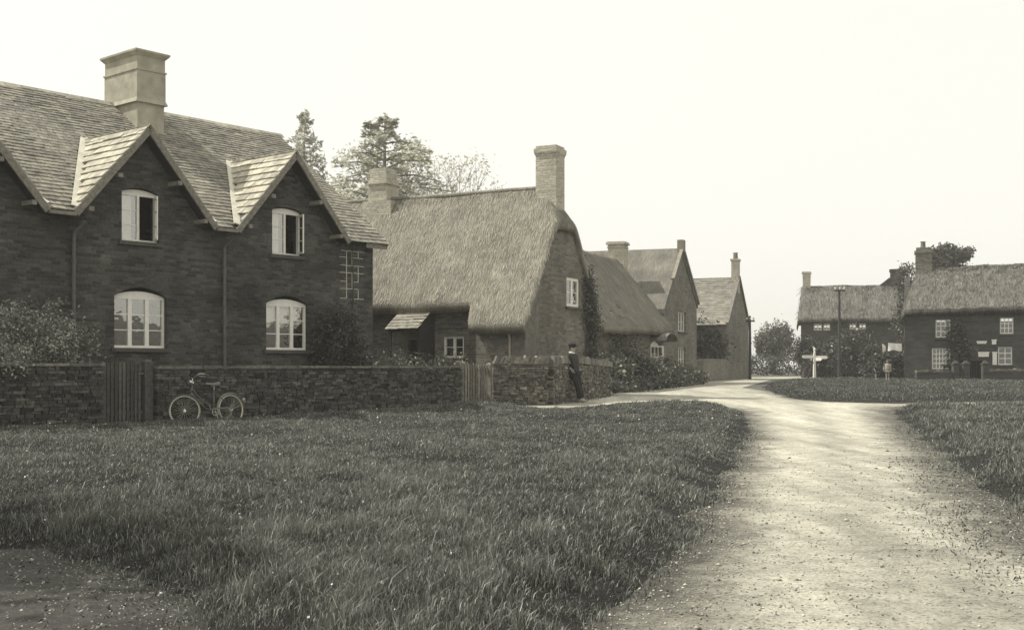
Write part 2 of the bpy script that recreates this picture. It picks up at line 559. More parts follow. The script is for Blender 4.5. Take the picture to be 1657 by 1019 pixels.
def foliage(name, blobs, n, size, mat, parent, seed, clump=.22, shell=.5, nclump=26, floor=None, flat=0, aspect=.5):
    rng = np.random.default_rng(seed)
    c, t = blob_points(blobs, n, rng, clump, shell, nclump)
    if floor is not None:
        k = c[:, 2] > floor
        c, t = c[k], t[k]
    V, F = leaf_quads(c, size, rng, flat, aspect)
    return bulk(name, V, F, t, mat, parent)

def shrub(name, label, cat, base, blobs, n, size, mat, seed, group=None, stems=4, clump=.2, shell=.5, nclump=30, flowers=0):
    """blobs are relative to base"""
    t = thing(name, label, cat, base, 0, group)
    foliage('foliage', blobs, n, size, mat, t, seed, clump, shell, nclump, floor=.0)
    r = random.Random(seed)
    mb = MB()
    for k in range(stems):
        b = blobs[k % len(blobs)]
        mb.tube([(b[0] * .6 + r.uniform(-.1, .1), b[1] * .6 + r.uniform(-.1, .1), -.05), (b[0] * .8 + r.uniform(-.1, .1), b[1] * .8, b[2] * .5), (b[0] + r.uniform(-.2, .2) * b[3], b[1], b[2])], [.035, .025, .008], 6)
    mb.build('stem', M['bark'], t)
    if flowers:
        rng = np.random.default_rng(seed + 5)
        c, tn = blob_points([tuple(b[:3]) + tuple(q * 1.03 for q in b[3:]) for b in blobs], flowers, rng, .12, .9, 40)
        c = c[c[:, 2] > .1]
        V, F = leaf_quads(c, size * .9, rng, 0, .9)
        bulk('blossom', V, F, rng.uniform(0, .8, len(c)), M['petal'], t)
    return t

def tree(name, label, base, blobs, n, leaf, mat, trunk_r, seed, bark=None, group=None, clump=.2, nclump=34, shell=.45, forks=1.0, cat='tree'):
    t = thing(name, label, cat, base, 0, group)
    foliage('crown', blobs, n, leaf, mat, t, seed, clump, shell, nclump)
    r = random.Random(seed)
    mb = MB()
    top = max(b[2] for b in blobs)
    low = min(b[2] - b[5] for b in blobs)
    cx = sum(b[0] for b in blobs) / len(blobs); cy = sum(b[1] for b in blobs) / len(blobs)
    fork = Vector((cx * .4, cy * .4, max(low * .9, top * .3)))
    mb.tube([(0, 0, -.2), (cx * .1, 0, fork.z * .35), tuple(fork), (cx * .9, cy * .9, top)], [trunk_r * 1.35, trunk_r, trunk_r * .8, trunk_r * .12], 9)
    for b in blobs:
        for q in range(3):
            e = Vector((b[0] + r.uniform(-.8, .8) * b[3], b[1] + r.uniform(-.8, .8) * b[4], b[2] + r.uniform(-.3, .85) * b[5]))
            mid = fork.lerp(e, .5) + Vector((r.uniform(-.2, .2), r.uniform(-.2, .2), .15 * (e - fork).length * .5)) * forks
            mb.tube([tuple(fork), tuple(mid), tuple(e)], [trunk_r * .42, trunk_r * .25, trunk_r * .05], 6)
    mb.build('trunk', bark or M['bark'], t)
    return t

# ------------------------------------------------------------------ ground, road, greens
def sheet(name, poly, zfun, mat, kind, xs=None, ys=None, label=None, parent=None):
    bm = bmesh.new()
    bm.faces.new([bm.verts.new((x, y, 0)) for x, y in poly])
    def cut(co, no):
        bmesh.ops.bisect_plane(bm, geom=bm.verts[:] + bm.edges[:] + bm.faces[:], plane_co=co, plane_no=no, dist=1e-5)
    y0, y1 = min(p[1] for p in poly), max(p[1] for p in poly)
    x0, x1 = min(p[0] for p in poly), max(p[0] for p in poly)
    for y in sorted(set([r for r in ROWS] + list(ys if ys is not None else []))):
        if y0 < y < y1:
            cut((0, y, 0), (0, 1, 0))
    for x in (xs if xs is not None else []):
        if x0 < x < x1:
            cut((x, 0, 0), (1, 0, 0))
    bmesh.ops.triangulate(bm, faces=bm.faces)
    for v in bm.verts:
        v.co.z = zfun(v.co.x, v.co.y)
    bmesh.ops.recalc_face_normals(bm, faces=bm.faces)
    for f in bm.faces:
        if f.normal.z < 0:
            f.normal_flip()
    me = bpy.data.meshes.new(name); bm.to_mesh(me); bm.free()
    me.materials.append(mat)
    me.polygons.foreach_set('use_smooth', [True] * len(me.polygons))
    o = link(bpy.data.objects.new(name, me), parent)
    if kind:
        o['kind'] = kind
    return o

sheet('ground', [(-600, -60), (600, -60), (600, 600), (-600, 600)], lambda x, y: gz(y), M['soil'], 'structure')

def smooth_poly(pts, sub=4):
    out = []
    n = len(pts)
    for i in range(n):
        p0, p1, p2, p3 = [np.array(pts[(i + k) % n], float) for k in (-1, 0, 1, 2)]
        L = np.linalg.norm(p2 - p1)
        for j in range(sub if L > .6 else 1):
            t = j / sub
            out.append(tuple(.5 * ((2 * p1) + (-p0 + p2) * t + (2 * p0 - 5 * p1 + 4 * p2 - p3) * t * t + (-p0 + 3 * p1 - 3 * p2 + p3) * t ** 3)))
    return out
def ragged(pts, amp, seed):
    r = random.Random(seed)
    out = []
    n = len(pts)
    for i in range(n):
        a, b = Vector(pts[i]), Vector(pts[(i + 1) % n])
        d = b - a
        k = max(1, int(d.length / .35))
        nrm = Vector((-d.y, d.x)).normalized() if d.length > 1e-6 else Vector((0, 0))
        for j in range(min(k, 60)):
            p = a + d * (j / min(k, 60))
            q = amp * (noise.noise((p.x * 1.3, p.y * 1.3, seed)) + .5 * noise.noise((p.x * 4, p.y * 4, seed)))
            out.append((p.x + nrm.x * q, p.y + nrm.y * q))
    return out

# house 1 frame (the slate-roofed pair of cottages): x along its front, y inward
P0 = Vector((-8.46, 28.0, 0)); R1 = math.atan2(.763, .646)
D1 = Vector((.646, .763, 0)); N1 = Vector((-.763, .646, 0))
def H1(t, w, z=0):
    return P0 + D1 * t + N1 * w + Vector((0, 0, z))

road_poly = [(-14, -8), (18, -8), (24, 12), (30, 33), (30, 36.5), (14, 37), (10, 42), (9.7, 50), (12.5, 60), (16.3, 74), (21, 84), (34, 92), (60, 96), (60, 104), (26, 100),
             (18, 91), (13.5, 80), (10.8, 70), (8.6, 60), (5.2, 50), (3.7, 43.5), (3.3, 40.3), (1.4, 34.9), (-.3, 34.0), (-2, 31), (-14, 20)]
road = sheet('road', road_poly, lambda x, y: gz(y) + .004, M['road'], 'structure', np.arange(-6, 14, .4), np.arange(3.6, 40, .45))

wb = H1(9.8, -2.0); wa = H1(-12, -2.0)
GREEN = [(-18, 12.3), (-7.5, 9.3), G(60, 892), G(150, 912), G(235, 948), G(310, 1000), (-1.05, 4.6), (.15, 4.3),
         G(1000, 1000), G(1072, 905), G(1140, 820), G(1185, 752), G(1207, 708), G(1210, 680), G(1192, 663), G(1150, 657),
         G(1060, 657), G(960, 662), G(890, 668), (wb.x + .4, wb.y - .25), (wb.x, wb.y), (wa.x, wa.y)]
GREEN = ragged(GREEN, .24, 3)
GREEN_R = [G(1444, 664), G(1470, 690), G(1540, 742), G(1625, 806), G(1760, 905), (9.5, 6.0), (22, 9), (28, 32.4), (17, 33.4), G(1475, 659)]
GREEN_R = ragged(GREEN_R, .2, 5)
GREEN_F = [G(1237, 627), G(1250, 635), G(1285, 645), G(1345, 650), G(1450, 652.5), (19, 37.4), (40, 38), (40, 76), (28, 76), (19, 74.5), G(1255, 617)]
GREEN_F = ragged(GREEN_F, .2, 7)

def edge_dist(px, py, poly):
    P = np.array(poly); Q = np.roll(P, -1, 0)
    d2 = np.full(len(px), 1e9)
    inside = np.zeros(len(px), bool)
    for a, b in zip(P, Q):
        ab = b - a
        L = ab.dot(ab)
        if L < 1e-12:
            continue
        t = np.clip(((px - a[0]) * ab[0] + (py - a[1]) * ab[1]) / L, 0, 1)
        d2 = np.minimum(d2, (px - a[0] - t * ab[0]) ** 2 + (py - a[1] - t * ab[1]) ** 2)
        c = (a[1] > py) != (b[1] > py)
        with np.errstate(divide='ignore', invalid='ignore'):
            xi = a[0] + (py - a[1]) * ab[0] / (ab[1] if abs(ab[1]) > 1e-12 else 1e-12)
        inside ^= c & (px < xi)
    return np.sqrt(d2), inside
def bank(d, h, w):
    t = np.clip(d / w, 0, 1)
    return h * (t * t * (3 - 2 * t))
def lumps(x, y):
    return .035 * np.sin(x * 1.1 + .6 * np.sin(y * .7)) * np.sin(y * .9 + 1.3) + .018 * np.sin(x * 3.1 + 1) * np.sin(y * 2.7)
def green_z(x, y, poly, h, w):
    x, y = np.atleast_1d(np.asarray(x, float)), np.atleast_1d(np.asarray(y, float))
    d, _ = edge_dist(x, y, poly)
    b = bank(d, h, w)
    return gza(y) + .008 + b + lumps(x, y) * np.clip(d / 1.0, 0, 1)
def green(name, poly, h, w, xs, ys):
    o = sheet(name, poly, lambda x, y: 0, M['turf'], 'structure', xs, ys)
    me = o.data
    co = np.empty(len(me.vertices) * 3, np.float32); me.vertices.foreach_get('co', co)
    co = co.reshape(-1, 3)
    co[:, 2] = green_z(co[:, 0], co[:, 1], poly, h, w)
    me.vertices.foreach_set('co', co.ravel()); me.update()
    return o
def road_edges():
    me = road.data
    co = np.empty(len(me.vertices) * 3, np.float32); me.vertices.foreach_get('co', co); co = co.reshape(-1, 3)
    e = np.zeros(len(co))
    for poly, w in ((GREEN, .42), (GREEN_R, .75), (GREEN_F, .4)):
        d, i = edge_dist(co[:, 0].astype(float), co[:, 1].astype(float), poly)
        e = np.maximum(e, np.where(i, 1, np.exp(-(d / w) ** 1.2)))
    dl, _ = edge_dist(co[:, 0].astype(float), co[:, 1].astype(float), GREEN)
    dr, _ = edge_dist(co[:, 0].astype(float), co[:, 1].astype(float), GREEN_R)
    u = dl / (dl + dr + 1e-6)
    ru = np.exp(-((u - .30) / .085) ** 2) + np.exp(-((u - .66) / .085) ** 2)
    at = me.attributes.new('rut', 'FLOAT', 'POINT'); at.data.foreach_set('value', ru.astype(np.float32))
    at = me.attributes.new('edge', 'FLOAT', 'POINT'); at.data.foreach_set('value', e.astype(np.float32))
road_edges()
green('village_green', GREEN, .14, .55, np.arange(-18, 8, .55), np.arange(4, 36, .55))
green('village_green', GREEN_R, .16, .6, np.arange(4, 28, .8), np.arange(5, 34, .8))
green('village_green', GREEN_F, .10, 1.0, np.arange(8, 40, 1.5), np.arange(36, 77, 1.5))

def grass(name, poly, h, w, dens, hgt, mat, seed, xlim=None, ylim=None, wid=1.0, dens_far=None):
    rng = np.random.default_rng(seed)
    P = np.array(poly)
    x0, x1, y0, y1 = P[:, 0].min(), P[:, 0].max(), P[:, 1].min(), P[:, 1].max()
    if ylim:
        y0, y1 = max(y0, ylim[0]), min(y1, ylim[1])
    pts = []
    ysteps = np.geomspace(max(y0, 4.0), y1, 26)
    for a, b in zip(ysteps[:-1], ysteps[1:]):
        ym = .5 * (a + b)
        xa, xb = max(x0, -.52 * b - 1.2), min(x1, .56 * b + 3.0)
        if xb <= xa:
            continue
        k = int((xb - xa) * (b - a) * dens(ym))
        if k < 1:
            continue
        nt_ = max(1, int(k * .05))
        tx, ty = rng.uniform(xa, xb, nt_), rng.uniform(a, b, nt_)
        i = rng.integers(0, nt_, k)
        px = np.where(rng.uniform(size=k) < .6, tx[i] + rng.normal(size=k) * .05 * (1 + ym * .03), rng.uniform(xa, xb, k))
        py = np.where(rng.uniform(size=k) < .6, ty[i] + rng.normal(size=k) * .05 * (1 + ym * .03), rng.uniform(a, b, k))
        pts.append(np.stack([px, py], 1))
    p = np.concatenate(pts)
    d, ins = edge_dist(p[:, 0], p[:, 1], poly)
    keep = ins | (rng.uniform(size=len(d)) < .6 * np.exp(-d / .05))
    p, d = p[keep], np.where(ins, d, 0)[keep]
    n = len(p)
    tuft = np.array([max(0.0, noise.noise((a * 3.2, b * 3.2, seed + 7)) * 1.6) for a, b in p])
    z = green_z(p[:, 0], p[:, 1], poly, h, w)
    patch = np.array([.5 + .6 * noise.noise((a * .55, b * .55, seed)) + .5 * noise.noise((a * 2.1, b * 2.1, seed)) + .3 * noise.noise((a * 6, b * 6, seed)) for a, b in p])
    hh = (hgt(p[:, 1]) if callable(hgt) else hgt) * rng.uniform(.45, 1.15, n) * (.45 + .9 * np.clip(patch, 0, 1.2)) * (.65 + .35 * np.clip(d / .5, 0, 1))
    seedhead = rng.uniform(size=n) < .02
    hh = np.where(seedhead, hh * 1.8, hh)
    hh *= .70 + .75 * tuft
    ww = wid * (.0014 + .00022 * p[:, 1]) * rng.uniform(.6, 1.3, n)
    az = rng.uniform(0, 2 * np.pi, n)
    bend = hh * rng.uniform(.08, .85, n)
    dirx, diry = np.cos(az) * bend + .10 * hh, np.sin(az) * bend
    fa = rng.uniform(0, 2 * np.pi, n)
    sx, sy = np.cos(fa) * ww, np.sin(fa) * ww
    base = np.stack([p[:, 0], p[:, 1], z - .01], 1)
    side = np.stack([sx, sy, np.zeros(n)], 1)
    mid = base + np.stack([dirx * .35, diry * .35, hh * .62], 1)
    tip = base + np.stack([dirx, diry, hh * rng.uniform(.72, 1.0, n)], 1)
    V = np.stack([base - side, base + side, mid - side * .8, mid + side * .8, tip], 1).reshape(-1, 3)
    q = np.arange(n)[:, None] * 5
    F = np.concatenate([q + np.array([[0, 1, 3]]), q + np.array([[0, 3, 2]]), q + np.array([[2, 3, 4]])], 1).reshape(-1, 3)
    blade_tone = rng.uniform(0, 1, n) ** 1.4
    var = np.clip(.55 * blade_tone + .40 * np.clip(patch, 0, 1) + .18 * (tuft - .4), 0, .85)
    var = np.where(rng.uniform(size=n) < .09, 1.0, var)
    o = bulk(name, V, F, np.repeat(var, 3), mat)
    return tag(o, kind='stuff')
g1 = grass('meadow_grass', GREEN, .14, .55, lambda y: 4600 * min(1.0, (7.5 / y) ** 1.1), lambda y: np.interp(y, [5, 9, 16, 24, 30, 34], [.13, .10, .08, .06, .065, .11]), M['grass'], 11)
tag(g1, 'long rough meadow grass covering the green on the left of the road', 'grass')
g2 = grass('verge_grass', GREEN_R, .16, .6, lambda y: 2200 * min(1.0, (9 / y) ** 1.2), lambda y: np.interp(y, [8, 16, 30], [.15, .12, .10]), M['grass'], 12)
tag(g2, 'rough grass on the raised verge at the right edge of the road', 'grass')
g3 = grass('green_grass', GREEN_F, .10, 1.0, lambda y: 260 * min(1.0, (40 / y) ** 1.2), .085, M['grass_pale'], 13)
tag(g3, 'short grass on the far green in front of the signpost and right hand cottages', 'grass')

# loose grit and dead leaves on the road, thicker along its edges
def scatter_grit():
    rng = np.random.default_rng(21)
    n = 30000
    y = rng.uniform(4.6, 26, n) ** 1.0
    y = 4.6 + (y - 4.6) * rng.uniform(.25, 1, n)
    x = rng.uniform(-.47, .5, n) * y + rng.uniform(-.4, .4, n)
    keep = np.ones(len(x), bool)
    dm = np.full(len(x), 9.0)
    for poly in (GREEN, GREEN_R):
        d, i = edge_dist(x, y, poly)
        keep &= ~i | (d < .15)
        dm = np.minimum(dm, d)
    keep &= rng.uniform(size=len(x)) < np.clip(.20 + 1.1 * np.exp(-dm / .55), 0, 1)
    x, y = x[keep], y[keep]
    n = len(x)
    s = rng.uniform(.003, .008, n) * (1 + (rng.uniform(size=n) < .015) * 1.2) * (1 + y * .03)
    c = np.stack([x, y, gza(y) + .004 + s * .35], 1)
    a = rng.uniform(0, 2 * np.pi, n)
    k = np.array([[1, 0, 0], [0, 1, 0], [-1, 0, 0], [0, -1, 0], [0, 0, .75], [0, 0, -.6]])
    ca, sa = np.cos(a)[:, None], np.sin(a)[:, None]
    st = rng.uniform(.6, 1.5, (n, 1))
    V = np.stack([c + np.concatenate([(kx * ca * st - ky * sa), (kx * sa * st + ky * ca), np.full((n, 1), kz)], 1) * s[:, None] for kx, ky, kz in k], 1).reshape(-1, 3)
    q = np.arange(n)[:, None] * 6
    F = np.concatenate([q + np.array([f]) for f in ((0, 1, 4), (1, 2, 4), (2, 3, 4), (3, 0, 4), (1, 0, 5), (2, 1, 5), (3, 2, 5), (0, 3, 5))], 1).reshape(-1, 3)
    o = bulk('gravel', V, F, np.repeat(rng.uniform(0, 1, n) ** 1.4, 8), M['grit'])
    tag(o, 'loose grit and pebbles strewn over the road', 'gravel', kind='stuff')
    n = 9000
    y = 4.6 + (24) * rng.uniform(0, 1, n) ** 1.5
    x = rng.uniform(-.47, .5, n) * y
    keep = np.ones(n, bool); dm = np.full(n, 9.0)
    for poly in (GREEN, GREEN_R):
        d, i = edge_dist(x, y, poly)
        keep &= ~i
        dm = np.minimum(dm, d)
    keep &= rng.uniform(size=n) < np.clip(.06 + 1.0 * np.exp(-dm / .6), 0, 1)
    x, y = x[keep], y[keep]
    c = np.stack([x, y, gza(y) + .016], 1)
    V, F = leaf_quads(c, .009, rng, .7, .6)
    o = bulk('fallen_leaves', V, F, rng.uniform(0, 1, len(x)), M['litter'])
    tag(o, 'dead leaves and bits of chaff along the road edges', 'leaves', kind='stuff')
scatter_grit()

# small weeds that creep onto the road and along the lane
def weeds():
    rng = np.random.default_rng(33)
    pts = []
    def seg(a, b, n, sd):
        t = rng.uniform(0, 1, n)
        A, B = np.array(a), np.array(b)
        p = A + (B - A) * t[:, None] + rng.normal(size=(n, 2)) * sd
        pts.append(p)
    seg(G(1215, 700), G(1040, 960), 900, .16)
    seg(G(1500, 745), G(1640, 900), 1500, .30)
    seg(G(1460, 690), G(1540, 770), 600, .22)
    seg(G(1540, 830), G(1630, 960), 700, .22)
    seg((1.6, 35.0), (3.4, 40.0), 700, .14)
    seg(G(60, 900), G(300, 985), 900, .5)
    seg(G(120, 960), G(300, 1010), 500, .4)
    seg(G(985, 632), G(1090, 618), 1500, .35)
    p = np.concatenate(pts)
    z = gza(p[:, 1]) + .004
    n = len(p)
    c = np.stack([p[:, 0], p[:, 1], z + rng.uniform(.005, .05, n)], 1)
    V, F = leaf_quads(c, .012 + .0006 * p[:, 1], rng, .2, .3)
    o = bulk('weeds', V, F, rng.uniform(0, .9, n), M['grass'])
    tag(o, 'low weeds and grass tufts creeping onto the edges of the road', 'weeds', kind='stuff')
weeds()

sheet('path', ragged([(-16, 11.2), (-7.5, 9.4), G(60, 882), G(190, 915), G(290, 965), G(350, 1015), (-1.2, 4.2), (-14, 4.0)], .1, 8), lambda x, y: gz(y) + .009, M['dirt'], 'structure')
# rising pasture off to the right, outside the picture; it shows only in the window panes
def hills():
    mb = MB()
    nx, ny = 26, 8
    vs, fs = [], []
    for j in range(ny):
        for i in range(nx):
            a = rad(-58 + 100 * i / (nx - 1))
            r = 90 + 240 * j / (ny - 1)
            x, y = math.cos(a) * r, math.sin(a) * r
            h = 16.5 * math.sin(math.pi * .5 * j / (ny - 1)) * (.75 + .5 * noise.noise((i * .35, j * .2, 4)))
            vs.append((x, y, h - .3))
    for j in range(ny - 1):
        for i in range(nx - 1):
            k = j * nx + i
            fs.append((k, k + 1, k + nx + 1, k + nx))
    mb.add(vs, fs)
    o = mb.build('hills', M['hill'], None, True)
    o['kind'] = 'structure'
hills()

# ------------------------------------------------------------------ building helpers
def front(x, z, d):
    return (x, d, z)
def arch_loop(x0, x1, z0, z1, rise, n=10):
    """window opening with a segmental head: z1 is the crown, the springing lies rise below"""
    pts = [(x0, z0), (x1, z0)]
    for i in range(n + 1):
        t = i / n
        pts.append((x1 + (x0 - x1) * t, z1 - rise * (2 * t - 1) ** 2))
    return pts
def make_window(parent, f, x0, x1, z0, z1, rise=0, lights=3, nbars=1, vbars=0, d=.09, fr=.055, mull=.075, skip=(), pane=None, sill=True, name='window', head=.07, bar=.022, label=None):
    """painted frame as the window's own mesh; panes and sill are its children. rise: segmental head"""
    mb = MB()
    zt = z1 - rise
    mb.boxf(f, x0, x0 + fr, z0, zt, d, d + .07)
    mb.boxf(f, x1 - fr, x1, z0, zt, d, d + .07)
    mb.boxf(f, x0 + fr, x1 - fr, z0, z0 + fr, d + .002, d + .072)
    if rise:
        n = 8
        for i in range(n):
            a, b = i / n, (i + 1) / n
            xa, xb = x0 + (x1 - x0) * a, x0 + (x1 - x0) * b
            za, zb = z1 - rise * (2 * a - 1) ** 2, z1 - rise * (2 * b - 1) ** 2
            mb.hexa([f(xa, zt - head, d + .003), f(xb, zt - head, d + .003), f(xb, zt - head, d + .06), f(xa, zt - head, d + .06), f(xa, za, d + .003), f(xb, zb, d + .003), f(xb, zb, d + .06), f(xa, za, d + .06)])
    else:
        mb.boxf(f, x0 + fr, x1 - fr, zt - fr, zt, d + .002, d + .072)
    top = zt - (head if rise else fr)
    w = (x1 - x0 - 2 * fr - (lights - 1) * mull) / lights
    panes = []
    for i in range(lights):
        a = x0 + fr + i * (w + mull)
        if i:
            mb.boxf(f, a - mull, a, z0 + fr, top, d + .004, d + .068)
        if i in skip:
            continue
        for k in range(nbars):
            zz = z0 + fr + (top - z0 - fr) * (k + 1) / (nbars + 1)
            mb.boxf(f, a, a + w, zz - bar / 2, zz + bar / 2, d + .02, d + .05)
        for k in range(vbars):
            xx = a + w * (k + 1) / (vbars + 1)
            mb.boxf(f, xx - bar / 2, xx + bar / 2, z0 + fr, top, d + .022, d + .048)
        panes.append((a, a + w))
    o = mb.build(name, M['white'], parent)
    if label:
        o['label'] = label
    if panes:
        pb = MB()
        for a, b in panes:
            pb.add([f(a, z0 + fr, d + .035), f(b, z0 + fr, d + .035), f(b, top, d + .035), f(a, top, d + .035)], [(0, 1, 2, 3)])
        pb.build('pane', pane or M['glass'], o)
    if sill:
        sb = MB()
        sb.boxf(f, x0 - .10, x1 + .10, z0 - .09, z0, -.07, d + .09)
        sb.build('sill', M['sill'], o)
    return o, (w, fr, mull, top)

def slates(mb, O, U, W, N, ulen, wlen, rh0, rh1, sw, seed, keep=None, th=.028):
    O, U, W, N = Vector(O), Vector(U).normalized(), Vector(W).normalized(), Vector(N).normalized()
    r = random.Random(seed)
    w = -.03
    while w < wlen:
        rh = rh0 + (rh1 - rh0) * (w / wlen)
        u = -r.uniform(0, sw)
        rowt = r.uniform(-.12, .12)
        while u < ulen:
            s = sw * r.uniform(.65, 1.35)
            a, b = max(u, -.02), min(u + s - .012, ulen + .02)
            u += s
            if b - a < .05:
                continue
            lo = w - r.uniform(0, .022)
            if r.random() < .015:
                lo -= .04
            hi = min(w + rh * 1.35, wlen + .05)
            if keep and not keep(O + U * ((a + b) / 2) + W * (w + rh * .5)):
                continue
            pc = O + U * ((a + b) / 2) + W * w
            sag = .045 * noise.noise(pc * .45)
            t0, t1 = th + sag + r.uniform(0, .016), th + sag + r.uniform(0, .016)
            q = [O + U * a + W * lo + N * .012, O + U * b + W * lo + N * .012, O + U * b + W * hi, O + U * a + W * hi,
                 O + U * a + W * lo + N * (t0 + .014), O + U * b + W * lo + N * (t1 + .014), O + U * b + W * hi + N * (.006 + max(sag, -.004)), O + U * a + W * hi + N * (.006 + max(sag, -.004))]
            mb.hexa(q, min(1, max(0, .5 + rowt + r.gauss(0, .22))))
        w += rh

def chimney_stack(mb, x0, x1, y0, y1, z0, z1, bands=(), cap=.08, capd=.07):
    mb.box(x0, x1, y0, y1, z0, z1 - cap)
    mb.box(x0 - capd, x1 + capd, y0 - capd, y1 + capd, z1 - cap, z1 - cap * .35)
    mb.box(x0 - capd * .5, x1 + capd * .5, y0 - capd * .5, y1 + capd * .5, z1 - cap * .35, z1)
    for z, e, h in bands:
        mb.box(x0 - e, x1 + e, y0 - e, y1 + e, z, z + h)

def thatch_roof(parent, x0, x1, yf, yb, zf, nx, ny, seed, nstraw, thick=.34, mat='thatch', straw='straw', lean=.15, name='roof', slen=.20, swid=.006, keep=None):
    """thatch: a thick coat following zf(x, y) from the front eave yf(x) to the back eave yb, rounded at its edges, with loose straws lying down the slope"""
    xs = np.linspace(x0, x1, nx)
    def lump(x, y):
        return .035 * noise.noise((x * .8, y * .8, seed)) + .02 * noise.noise((x * 2.4, y * 2.4, seed + 3))
    def top(x, y):
        e = min(y - yf(x), yb - y)
        s = min(x - x0, x1 - x)
        z = zf(x, y) + lump(x, y)
        z -= .05 * math.exp(-max(e, 0) / .06) + .08 * math.exp(-max(s, 0) / .07)
        return z
    vs = []
    for i in range(nx):
        for j in range(ny + 1):
            v = j / ny
            x = xs[i]; a = yf(x)
            y = a + v * (yb - a)
            vs.append((x, y, top(x, y)))
    T = len(vs)
    for i in range(nx):
        for j in range(ny + 1):
            v = j / ny
            x = xs[i]; a = yf(x)
            y = a + v * (yb - a)
            vs.append((x, y + (.015 if j == 0 else (-.10 if j == ny else 0)), zf(x, y) - thick))
    fs = []
    id_ = lambda i, j: i * (ny + 1) + j
    for i in range(nx - 1):
        for j in range(ny):
            fs.append((id_(i, j), id_(i + 1, j), id_(i + 1, j + 1), id_(i, j + 1)))
            fs.append((T + id_(i, j), T + id_(i, j + 1), T + id_(i + 1, j + 1), T + id_(i + 1, j)))
        fs.append((id_(i, 0), T + id_(i, 0), T + id_(i + 1, 0), id_(i + 1, 0)))
        fs.append((id_(i, ny), id_(i + 1, ny), T + id_(i + 1, ny), T + id_(i, ny)))
    for j in range(ny):
        fs.append((id_(0, j), id_(0, j + 1), T + id_(0, j + 1), T + id_(0, j)))
        fs.append((id_(nx - 1, j), T + id_(nx - 1, j), T + id_(nx - 1, j + 1), id_(nx - 1, j + 1)))
    rng = np.random.default_rng(seed)
    vs = list(vs); nf0 = len(fs); var = [.5] * nf0
    eps = .02
    for _ in range(nstraw):
        x = rng.uniform(x0 + .02, x1 - .02); a = yf(x)
        y = a + rng.uniform(0, .62) ** 1.0 * (yb - a)
        if rng.uniform() < .02:
            y = a + rng.uniform(0, .06)
        if rng.uniform() < .06:
            x = x1 - rng.uniform(.0, .1)
        z = top(x, y)
        gx = (top(min(x + eps, x1), y) - top(max(x - eps, x0), y)) / (min(x + eps, x1) - max(x - eps, x0))
        gy = (top(x, y + eps) - z) / eps
        g = math.hypot(gx, gy)
        if g < .2:
            dx, dy = rng.normal(), rng.normal()
            g = math.hypot(dx, dy); dx /= g; dy /= g; slope = 0
        else:
            dx, dy = -gx / g, -gy / g; slope = -min(g, 3)
        ll = lean + rng.normal() * .22
        dx, dy = dx - dy * ll, dy + dx * ll
        dv = Vector((dx, dy, slope)).normalized()
        nv = Vector((-gx, -gy, 1)).normalized()
        sv = dv.cross(nv).normalized()
        L = min(slen * rng.uniform(.5, 1.4), max(.03, (y - a) * 1.2 + .02)); w = swid * rng.uniform(.6, 1.5)
        p = Vector((x, y, z)) + nv * .006
        q = p + dv * L + nv * rng.uniform(.0, .025)
        k = len(vs)
        vs += [tuple(p - sv * w), tuple(p + sv * w), tuple(q + sv * w * .5), tuple(q - sv * w * .5)]
        fs.append((k, k + 1, k + 2, k + 3)); var.append(rng.uniform())
    o = bulk(name, np.array(vs), np.array(fs), np.array(var), [M[mat], M[straw]], parent, [0] * nf0 + [1] * (len(fs) - nf0))
    sm = np.zeros(len(fs), bool); sm[:nf0] = True
    o.data.polygons.foreach_set('use_smooth', sm)
    return o
def smin(k, *z):
    m = min(z)
    return m - math.log(sum(math.exp(-k * (a - m)) for a in z)) / k

